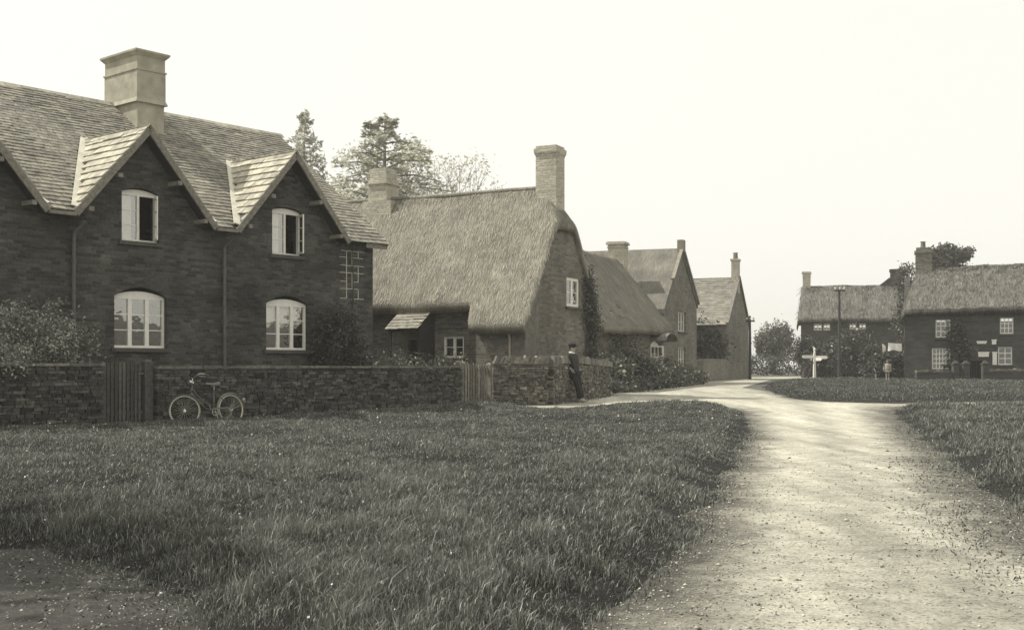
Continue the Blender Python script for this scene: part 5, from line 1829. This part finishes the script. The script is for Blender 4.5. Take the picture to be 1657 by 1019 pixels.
# ------------------------------------------------------------------ signpost, poles, washing
def signpost():
    D = 84.0
    b = Vector((X(1318, D), D, gz(D)))
    t = thing('signpost', 'white wooden fingerpost with pointed arms and a ball on its top', 'signpost', tuple(b))
    zz = lambda py: Z(py, D) - b.z
    p = MB()
    p.hexa([(-.10, -.10, -.3), (.10, -.10, -.3), (.10, .10, -.3), (-.10, .10, -.3), (-.065, -.065, zz(571)), (.065, -.065, zz(571)), (.065, .065, zz(571)), (-.065, .065, zz(571))])
    p.build('post', M['white'], t)
    f = MB(); f.lathe([(.05, 0), (.085, .05), (.05, .12), (.07, .2), (.085, .27), (.05, .36), (.0, .38)], (0, 0, zz(571)), 12); f.build('finial', M['white'], t)
    for ang, L, z in ((184, .92, zz(577)), (-22, .92, zz(578)), (-48, .62, zz(581))):
        a = MB()
        c, s = math.cos(rad(ang)), math.sin(rad(ang))
        q = lambda u, v, d: (c * u - s * d, s * u + c * d, z + v)
        h = .11
        pts = [(.06, -h), (L - .1, -h), (L, 0), (L - .1, h), (.06, h)]
        a.add([q(u, v, -.02) for u, v in pts] + [q(u, v, .02) for u, v in pts], [(0, 1, 2, 3, 4), (9, 8, 7, 6, 5)] + [(i, (i + 1) % 5, (i + 1) % 5 + 5, i + 5) for i in range(5)])
        a.build('arm', M['white'], t)
    st = MB(); st.bar((-.12, -.12, zz(586)), (-.58, -.3, 0), .06, .06); st.build('prop', M['pole'], t)
signpost()
def pole(px, ytop, D, arms, label, r=.12, name='telegraph_pole'):
    b = Vector((X(px, D), D, gz(D)))
    t = thing(name, label, 'pole', tuple(b))
    H = Z(ytop, D) - b.z
    p = MB(); p.tube([(0, 0, -.4), (.01, 0, H * .5), (0, 0, H)], [r, r * .85, r * .65], 10); p.lathe([(r * .8, H), (.01, H + .12)], (0, 0, 0), 10)
    p.build('post', M['pole'], t)
    for z, L in arms:
        a = MB(); a.box(-L, L, -r - .05, -r + .05, H - z - .05, H - z + .05)
        ao = a.build('crossarm', M['pole'], t)
        ins = MB()
        for x in np.linspace(-L + .06, L - .06, 3):
            ins.tube([(x, -r, H - z + .05), (x, -r, H - z + .12)], .02, 6); ins.lathe([(.045, 0), (.06, .05), (.04, .11), (.03, .13)], (x, -r, H - z + .1), 8)
        ins.build('insulators', M['insul'], ao)
pole(1358, 465, 80.0, [(.22, .36)], 'tall dark telegraph pole with small insulators, in front of the far thatched house', .11)
pole(1213.5, 513, 76.0, [(.25, .28)], 'thin dark pole beside the pale gable house at the bend', .10)

def washing():
    D = 66.5
    a = X(1412, D); b = X(1464, D)
    t = thing('washing_line', 'washing line strung between two props beside the right hand thatched house', 'clothes line', (a, D, gz(D)))
    z0 = gz(D)
    zt = Z(553, D) - z0
    p = MB()
    for x in (0, b - a):
        p.tube([(x, 0, -.2), (x, 0, zt + .1)], .03, 6)
    p.build('prop', M['pole'], t)
    l = MB(); l.tube([(u * (b - a), 0, zt + .03 - .12 * math.sin(math.pi * u)) for u in np.linspace(0, 1, 9)], .008, 5); l.build('line', M['pole'], t)
    def cloth(px0, px1, y0a, y0b, y1, seed, label):
        r = random.Random(seed)
        mb = MB(); n = 12; m = 6
        vs, fs = [], []
        for j in range(m + 1):
            for i in range(n + 1):
                u, v = i / n, j / m
                top = Z(y0a + (y0b - y0a) * u, D)
                bot = Z(y1 + 1.2 * math.sin(u * 7 + seed), D)
                x = X(px0 + (px1 - px0) * u, D)
                vs.append((x, D + .05 * math.sin(u * 14 + seed) * (.3 + v) - .02, top + (bot - top) * v))
        for j in range(m):
            for i in range(n):
                k = j * (n + 1) + i
                fs.append((k, k + 1, k + n + 2, k + n + 1))
        mb.add(vs, fs)
        o = mb.build('laundry', M['linen'], None, True)
        tag(o, label, 'laundry', 'washing on the line')
    cloth(1437, 1459, 554.5, 556, 567, 2, 'wide white sheet hanging on the washing line')
    cloth(1427, 1433, 555, 560, 569, 5, 'narrow white cloth hanging left of the wide white sheet')
washing()

# gate posts and front wall of the right-hand house
for i, px in enumerate((1546, 1563, 1594)):
    D = 64.5
    b = Vector((X(px, D), D, gz(D)))
    m = MB()
    m.box(-.16, .16, -.16, .16, -.2, .92); m.box(-.20, .20, -.20, .20, .92, 1.0)
    m.hexa([(-.16, -.16, 1.0), (.16, -.16, 1.0), (.16, .16, 1.0), (-.16, .16, 1.0), (-.04, -.04, 1.16), (.04, -.04, 1.16), (.04, .04, 1.16), (-.04, .04, 1.16)])
    o = m.build('gate_pier', M['darkstone'])
    o.location = b
    tag(o, ['stone gate pier below the left sash windows of the right hand house', 'stone gate pier just left of the dark doorway of the right hand house', 'stone gate pier just right of the dark doorway of the right hand house'][i], 'gate pier', 'gate piers of the right hand house')
def low_wall(a, b, h, label, mat, seed):
    c = Vector(a)
    t = thing('boundary_wall', label, 'wall', (c.x, c.y, gz(c.y)))
    m = MB()
    d = (Vector(b) - Vector(a)); L = d.length; d.normalize(); n = Vector((-d.y, d.x))
    r = random.Random(seed)
    k = int(L / .8) + 1
    for i in range(k):
        s0, s1 = L * i / k, L * (i + 1) / k
        hh = h + r.uniform(-.04, .04)
        q = [d * s0 - n * .18, d * s1 - n * .18, d * s1 + n * .18, d * s0 + n * .18]
        m.hexa([(p.x, p.y, -.3) for p in q] + [(p.x, p.y, hh) for p in q])
    m.build('stones', mat, t)
    cp = MB()
    for i in range(int(L / .3)):
        s0, s1 = .3 * i, .3 * i + .28
        q = [d * s0 - n * .2, d * s1 - n * .2, d * s1 + n * .2, d * s0 + n * .2]
        hh = h + .05 + r.uniform(0, .08)
        cp.hexa([(p.x, p.y, h - .02) for p in q] + [(p.x * 1, p.y, hh) for p in q], r.random())
    cp.build('coping', M['cope'], t)
low_wall((X(1482, 64.6), 64.6), (X(1543, 64.6), 64.6), .55, 'low front garden wall left of the stone gate piers', M['darkstone'], 1)
low_wall((X(1597, 64.6), 64.6), (X(1700, 64.6), 64.6), .6, 'low front garden wall right of the stone gate piers', M['darkstone'], 2)
low_wall((X(1133, 64), 64), (12.95, 71.8), 1.15, 'stone boundary wall joining the pale gable house at the bend', M['farmstone'], 3)

# ------------------------------------------------------------------ shrubs and garden plants
b = H1(-4.0, -1.1)
shrub('laurel_bush', 'glossy laurel bush above the shaded wall at the left', 'bush', (b.x, b.y, 0),
      [(-.9, -.6, 1.95, 1.0, .6, .62), (.1, .25, 1.95, 1.0, .6, .65), (-2.0, -1.6, 1.9, 1.1, .7, .7), (.75, .95, 1.75, .65, .5, .55), (-.6, -.4, 1.0, 1.3, .6, .8), (.10, -1.30, 1.45, .75, .35, .45)], 20000, .034, M['laurel'], 101, clump=.16, shell=.75, nclump=60)
b = H1(5.35, -.42)
shrub('wall_shrub', 'tall rounded dark shrub against the slate-roofed house, right of its lower window', 'bush', (b.x, b.y, 0),
      [(0, 0, 1.5, .62, .62, 1.25), (.35, .42, 1.3, .5, .5, 1.2), (-.3, -.36, 1.2, .45, .4, 1.1), (.05, .05, 2.5, .42, .4, .55)], 9000, .045, M['bush'], 102, clump=.16, shell=.6, nclump=60)
def bed(label, pts, n, seed, hmax=.9, fl=60, name='flower_bed', mat='garden', size=.05, cat='plants'):
    c = pts[0]
    blobs = []
    r = random.Random(seed)
    for x, y, h in pts:
        hh = h * r.uniform(.8, 1.15)
        blobs.append((x - c[0], y - c[1], hh * .52, r.uniform(.45, .7), r.uniform(.35, .6), hh * .52))
    return shrub(name, label, cat, (c[0], c[1], gz(c[1])), blobs, n, size, M[mat], seed, flowers=fl, stems=len(blobs), clump=.24, shell=.5, nclump=28)
bed('flowering garden plants behind the long wall, below the cottage porch', [(H1(t, -1.05).x, H1(t, -1.05).y, 1.45) for t in np.arange(6.6, 8.6, .42)], 6500, 111, fl=110)
bed('garden plants behind the paler gate, below the small white window', [(H1(t, -.7).x, H1(t, -.7).y, 1.35) for t in np.arange(8.9, 10.2, .45)], 4000, 112, fl=40)
# ivy on the right part of the cottage gable
def ivy(label, f, pts, n, seed, mat='ivy', size=.05):
    rng = np.random.default_rng(seed)
    cs = []
    for (u, v, su, sv, w) in pts:
        k = int(n * w)
        cs.append(np.stack([rng.normal(u, su, k), rng.normal(v, sv, k), rng.uniform(-.22, -.01, k)], 1))
    c = np.concatenate(cs)
    W = np.array([tuple(f(*q)) for q in c])
    base = Vector(f(pts[0][0], pts[-1][1], 0))
    t = thing('ivy', label, 'climber', (base.x, base.y, gz(base.y)))
    W -= np.array([base.x, base.y, gz(base.y)])
    W = W[W[:, 2] > 0]
    V, F = leaf_quads(W, size, rng)
    bulk('foliage', V, F, rng.uniform(0, .95, len(W)), M[mat], t)
    m = MB()
    lo, hi = f(pts[-1][0], .1, -.02), f(pts[0][0], pts[0][1], -.03)
    z0 = gz(base.y)
    A, B = Vector(lo) - Vector((base.x, base.y, z0)), Vector(hi) - Vector((base.x, base.y, z0))
    m.tube([tuple(A), tuple(A.lerp(B, .5) + Vector((.05, 0, 0))), tuple(B)], [.04, .03, .01], 6)
    m.build('stem', M['bark'], t)
ivy('ivy climbing the right edge of the thatched cottage gable', lambda u, v, d: L2(-d, u, v), [(4.3, 4.0, .22, .35, .2), (4.45, 3.2, .3, .4, .35), (4.7, 2.4, .25, .4, .3), (4.5, 1.5, .25, .4, .1), (4.1, .8, .35, .4, .12)], 3800, 121)
ivy('scattered ivy low on the front wall of the long thatched range', lambda u, v, d: L3(u, d, v), [(1.8, 2.2, .8, .5, .3), (3.0, 1.6, .9, .5, .4), (5.5, 1.3, 1.0, .5, .3)], 2500, 122, 'garden', .06)
ivy('dark creeper covering the side wall of the gable house at the bend', lambda u, v, d: C4 + Vector((-.944, .33, 0)) * u + Vector((.33, .944, 0)) * d + Vector((0, 0, v)), [(1.6, 2.2, .7, .7, .6), (2.8, 2.7, .6, .8, .5), (4.2, 2.4, .6, .8, .4)], 5000, 123, 'bush', .12)
# the garden in front of the range
r_ = random.Random(5)
for k, (px, D, top, wd, lab, mt, fl) in enumerate([
        (985, 44.5, 566, 1.0, 'leafy garden bush nearest the end of the garden wall', 'garden', 30),
        (1012, 47.5, 570, 1.1, 'rounded garden bush second from the end of the garden wall', 'bush', 0),
        (1038, 50.0, 573, 1.2, 'spreading garden bush in the middle of the roadside garden', 'garden', 20),
        (1066, 52.5, 578, 1.1, 'flowering bush under the hooded window', 'garden', 60),
        (1096, 55.5, 590, 1.1, 'low bush below the street gable windows', 'garden', 20),
        (1114, 58.0, 597, .8, 'small bush at the corner of the street gable', 'bush', 8)]):
    h = Z(top, D) - gz(D)
    shrub('garden_bush', lab, 'bush', (X(px, D), D, gz(D)), [(0, 0, h * .5, wd * .75, wd, h * .5), (wd * .5, -.5, h * .36, wd * .6, wd * .8, h * .38), (-wd * .5, .5, h * .42, wd * .6, wd * .8, h * .42)], 3000, .075, M[mt], 130 + k, 'bushes in the roadside garden', flowers=fl, nclump=40)
bed('rough plants along the lane edge before the roadside garden', [(X(px, D), D, .5) for px, D in ((992, 42.5), (1010, 43.5), (1030, 45), (1052, 47), (1074, 49.5), (1096, 52.5))], 5000, 141, fl=0, name='verge_plants', mat='grass_pale', size=.06)
# far right: dark shrubs before the houses
for k, (px, D, top, wx, lab) in enumerate([
        (1340, 86.0, 548, 1.9, 'dark shrub behind the signpost, left of the tall telegraph pole'),
        (1385, 84.0, 535, 2.1, 'tallest dark shrub right of the telegraph pole'),
        (1412, 83.0, 556, 1.4, 'dark shrub left of the white washing'),
        (1440, 71.0, 573, 1.6, 'dark bush below the white washing')]):
    h = Z(top, D) - gz(D)
    shrub('dark_shrub', lab, 'bush', (X(px, D), D, gz(D)), [(0, 0, h * .5, wx * .62, 1.0, h * .55), (wx * .45, .2, h * .36, wx * .5, .9, h * .42), (-wx * .45, .1, h * .36, wx * .5, .9, h * .42), (.1, 0, h * .75, wx * .45, .7, h * .28)], 5000, .11, M['bush'], 150 + k, 'dark shrubs before the far houses', nclump=44)
ivy('creeper round the doorway of the right hand house', lambda u, v, d: C6 + Matrix.Rotation(R6, 3, 'Z') @ Vector((u, d, v)), [(2.75, 2.9, .28, .5, .4), (3.1, 2.2, .25, .45, .3), (2.7, 1.4, .25, .5, .3)], 1500, 160, 'bush', .10)
# ------------------------------------------------------------------ trees
t0 = tree('lollipop_tree', 'small round-headed dark tree left of the signpost', (X(1301, 87), 87, gz(87)), [(0, 0, Z(566, 87) - .43, .95, .9, 1.05), (.5, 0, Z(560, 87) - .43, .7, .7, .7)], 4000, .1, M['bush'], .14, 201, nclump=40)
tree('round_tree', 'dense round tree beyond the bend, left of the far thatched house', (X(1252, 120), 120, .4), [(0, 0, Z(556, 120) - .4, 1.7, 1.6, 1.9), (-.9, 0, Z(560, 120) - .4, 1.0, 1, 1.5), (1.0, 0, Z(556, 120) - .4, 1.0, 1, 1.7), (.4, 0, Z(540, 120) - .4, 1.2, 1, 1.0)], 9000, .13, M['tree'], .2, 202)
tree('oak_tree', 'broad leafy tree rising behind the right hand thatched roof', (X(1535, 96), 96, .4), [(0, 0, Z(424, 96) - .4, 1.6, 1.5, 1.2), (-1.2, 0, Z(418, 96) - .4, 1.0, 1, .8), (1.1, 0, Z(413, 96) - .4, 1.0, 1, .6), (-.2, .3, Z(407, 96) - .4, .9, .9, .6)], 5000, .14, M['tree'], .25, 203)
tree('leafy_tree', 'loose leafy tree in the gap between the two right hand thatched houses', (X(1466, 82), 82, .4), [(0, 0, Z(450, 82) - .4, .7, .7, .9), (.1, 0, Z(480, 82) - .4, .75, .8, 1.3), (-.15, 0, Z(515, 82) - .4, .7, .8, 1.3), (.2, 0, Z(545, 82) - .4, .7, .8, 1.1)], 4200, .11, M['tree'], .12, 204, clump=.26)
# hedge that closes the view beyond the bend
hb_ = [(i * 2.2, (i % 2) * .5, 1.0, 1.5, .9, 1.05 + .25 * math.sin(i * 1.7)) for i in range(10)]
shrub('field_hedge', 'field hedge closing the view beyond the bend in the road', 'hedge', (X(1215, 112), 112, .4), hb_, 9000, .13, M['tree'], 205, stems=10, nclump=30)
# far trees seen beyond the right-hand side
hb2 = [(i * 2.6, (i % 3) * .6, 1.3, 1.8, 1.0, 1.5 + .3 * math.sin(i * 2.1)) for i in range(9)]
shrub('field_hedge', 'tall far hedge behind the right hand thatched house', 'hedge', (X(1440, 115), 115, .4), hb2, 6000, .16, M['tree'], 206, stems=9, nclump=30)

def conifer(name, label, base, H, tiers, seed, mat, spread, drop, n_per, leaf, trunk_r, low=.12, lens=None, flat=.75):
    """tiers of spreading boughs with flat sprays"""
    rng = np.random.default_rng(seed); r = random.Random(seed)
    t = thing(name, label, 'tree', base)
    tb = MB(); tb.tube([(0, 0, -.3), (.05, 0, H * .4), (0, 0, H * .8), (.03, 0, H)], [trunk_r, trunk_r * .7, trunk_r * .3, .02], 9)
    cs, tn = [], []
    for k in range(tiers):
        f = low + (1 - low) * k / (tiers - 1)
        z = H * f
        L0 = spread(f)
        nb = max(3, int(7 * (1 - f) + 3))
        a0 = r.uniform(0, 6.28)
        for j in range(nb):
            a = a0 + 6.283 * j / nb + r.uniform(-.35, .35)
            L = L0 * r.uniform(.45, 1.15)
            e = Vector((math.cos(a) * L, math.sin(a) * L, z + L * drop + r.uniform(-.2, .2)))
            s0 = Vector((0, 0, z))
            mid = s0.lerp(e, .5) + Vector((0, 0, .08 * L))
            tb.tube([tuple(s0), tuple(mid), tuple(e)], [trunk_r * .22 * (1 - f * .6), trunk_r * .13, .015], 5)
            m = int(n_per * (L / max(L0, .1)) * (.5 + .8 * (1 - f)))
            u = rng.uniform(.25, 1.05, m)
            tone = r.random()
            p = np.outer(1 - u, np.array(s0)) + np.outer(u, np.array(e)) + np.array([0, 0, .08 * L]) * (4 * u * (1 - u))[:, None]
            wd = .16 * L * np.sin(np.clip(u, 0, 1) * np.pi * .8 + .3)
            q = rng.normal(size=m) * wd
            p[:, 0] += -math.sin(a) * q; p[:, 1] += math.cos(a) * q
            p[:, 2] += rng.normal(size=m) * (.10 + .04 * L) - .10 * np.abs(q)
            cs.append(p); tn.append(.5 * tone + .5 * rng.uniform(size=m))
    c = np.concatenate(cs)
    V, F = leaf_quads(c, leaf, rng, flat, .4)
    bulk('crown', V, F, np.concatenate(tn), mat, t)
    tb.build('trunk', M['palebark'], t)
    return t
Dc = 80.0
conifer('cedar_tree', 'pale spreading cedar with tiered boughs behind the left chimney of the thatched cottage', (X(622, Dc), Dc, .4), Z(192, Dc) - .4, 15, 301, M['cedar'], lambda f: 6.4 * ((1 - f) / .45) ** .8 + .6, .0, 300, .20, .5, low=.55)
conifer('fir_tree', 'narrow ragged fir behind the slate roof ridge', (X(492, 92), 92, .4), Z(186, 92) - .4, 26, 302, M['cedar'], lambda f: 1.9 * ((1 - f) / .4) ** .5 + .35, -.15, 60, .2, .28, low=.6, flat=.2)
def loose_tree(name, label, px, D, ytop, seed, spread=1.0):
    H = Z(ytop, D) - .4
    t = thing(name, label, 'tree', (X(px, D), D, .4), 0, 'pale open trees behind the thatched cottage')
    r = random.Random(seed); rng = np.random.default_rng(seed)
    tb = MB(); cs = []
    def grow(p, d, L, rad_, depth):
        q = p + d * L
        mid = p.lerp(q, .5) + Vector((r.uniform(-.1, .1), r.uniform(-.1, .1), r.uniform(-.05, .1))) * L * .5
        tb.tube([tuple(p), tuple(mid), tuple(q)], [rad_, rad_ * .8, rad_ * .6], 6)
        if depth == 0:
            m = 13
            cs.append(np.array(q) + rng.normal(size=(m, 3)) * np.array([.45, .45, .35]))
            return
        for _ in range(3 if depth > 1 else 4):
            nd = (d + Vector((r.uniform(-.8, .8) * spread, r.uniform(-.8, .8), r.uniform(-.15, .5)))).normalized()
            grow(q, nd, L * r.uniform(.6, .82), rad_ * .58, depth - 1)
    grow(Vector((0, 0, -.3)), Vector((.03, 0, 1)), H * .40, .20, 4)
    c = np.concatenate(cs)
    k = H / c[:, 2].max()
    c[:, 2] *= k
    tb.v = [(x, y, z * k) for x, y, z in tb.v]
    V, F = leaf_quads(c, .15, rng, .2, .5)
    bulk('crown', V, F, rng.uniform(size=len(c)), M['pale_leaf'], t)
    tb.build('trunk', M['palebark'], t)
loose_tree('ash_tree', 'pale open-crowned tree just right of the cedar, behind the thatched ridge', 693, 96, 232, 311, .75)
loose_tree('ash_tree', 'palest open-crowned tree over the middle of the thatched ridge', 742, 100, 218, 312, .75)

# ------------------------------------------------------------------ summer haze, thin and even, also standing in for lens glow
def haze():
    m = bpy.data.materials.new('haze_air'); m.use_nodes = True
    n, l = m.node_tree.nodes, m.node_tree.links
    n.clear()
    out = n.new('ShaderNodeOutputMaterial'); v = n.new('ShaderNodeVolumePrincipled')
    v.inputs['Color'].default_value = (1, .98, .93, 1)
    v.inputs['Density'].default_value = .0008
    v.inputs['Anisotropy'].default_value = .15
    l.new(v.outputs[0], out.inputs['Volume'])
    mb = MB(); mb.box(-620, 620, -180, 620, -2.0, 27)
    o = mb.build('haze', m)
    tag(o, kind='stuff')
haze()

tree('unseen_shade_tree', 'unseen tree added beyond the left edge to shade the close grass', (-10.2, 9.2, 0), [(0, 0, 7.4, 2.2, 2.0, 1.9), (1.0, .7, 6.6, 1.5, 1.5, 1.2), (-1.0, -.6, 6.6, 1.5, 1.5, 1.3), (.2, -1.2, 6.9, 1.4, 1.3, 1.2), (.8, -.2, 8.6, 1.3, 1.3, 1.0)], 9000, .11, M['tree'], .22, 401, clump=.24, shell=.3)  # out-of-view tree, added only to cast shade on the near-left grass

def meadow_flowers():
    rng = np.random.default_rng(77)
    n = 230
    y = 5 + 27 * rng.uniform(size=n) ** 1.1
    x = rng.uniform(-.46, .3, n) * y
    d, i = edge_dist(x, y, GREEN)
    k = i & (d > .1)
    x, y = x[k], y[k]
    z = green_z(x, y, GREEN, .14, .55) + rng.uniform(.05, .13, len(x))
    V, F = leaf_quads(np.stack([x, y, z], 1),   .005 + .0006 * y, rng, 0, .9)
    o = bulk('clover_flowers', V, F, rng.uniform(0, .8, len(x)), M['petal'])
    tag(o, 'white clover heads scattered through the meadow grass', 'flowers', kind='stuff')
meadow_flowers()
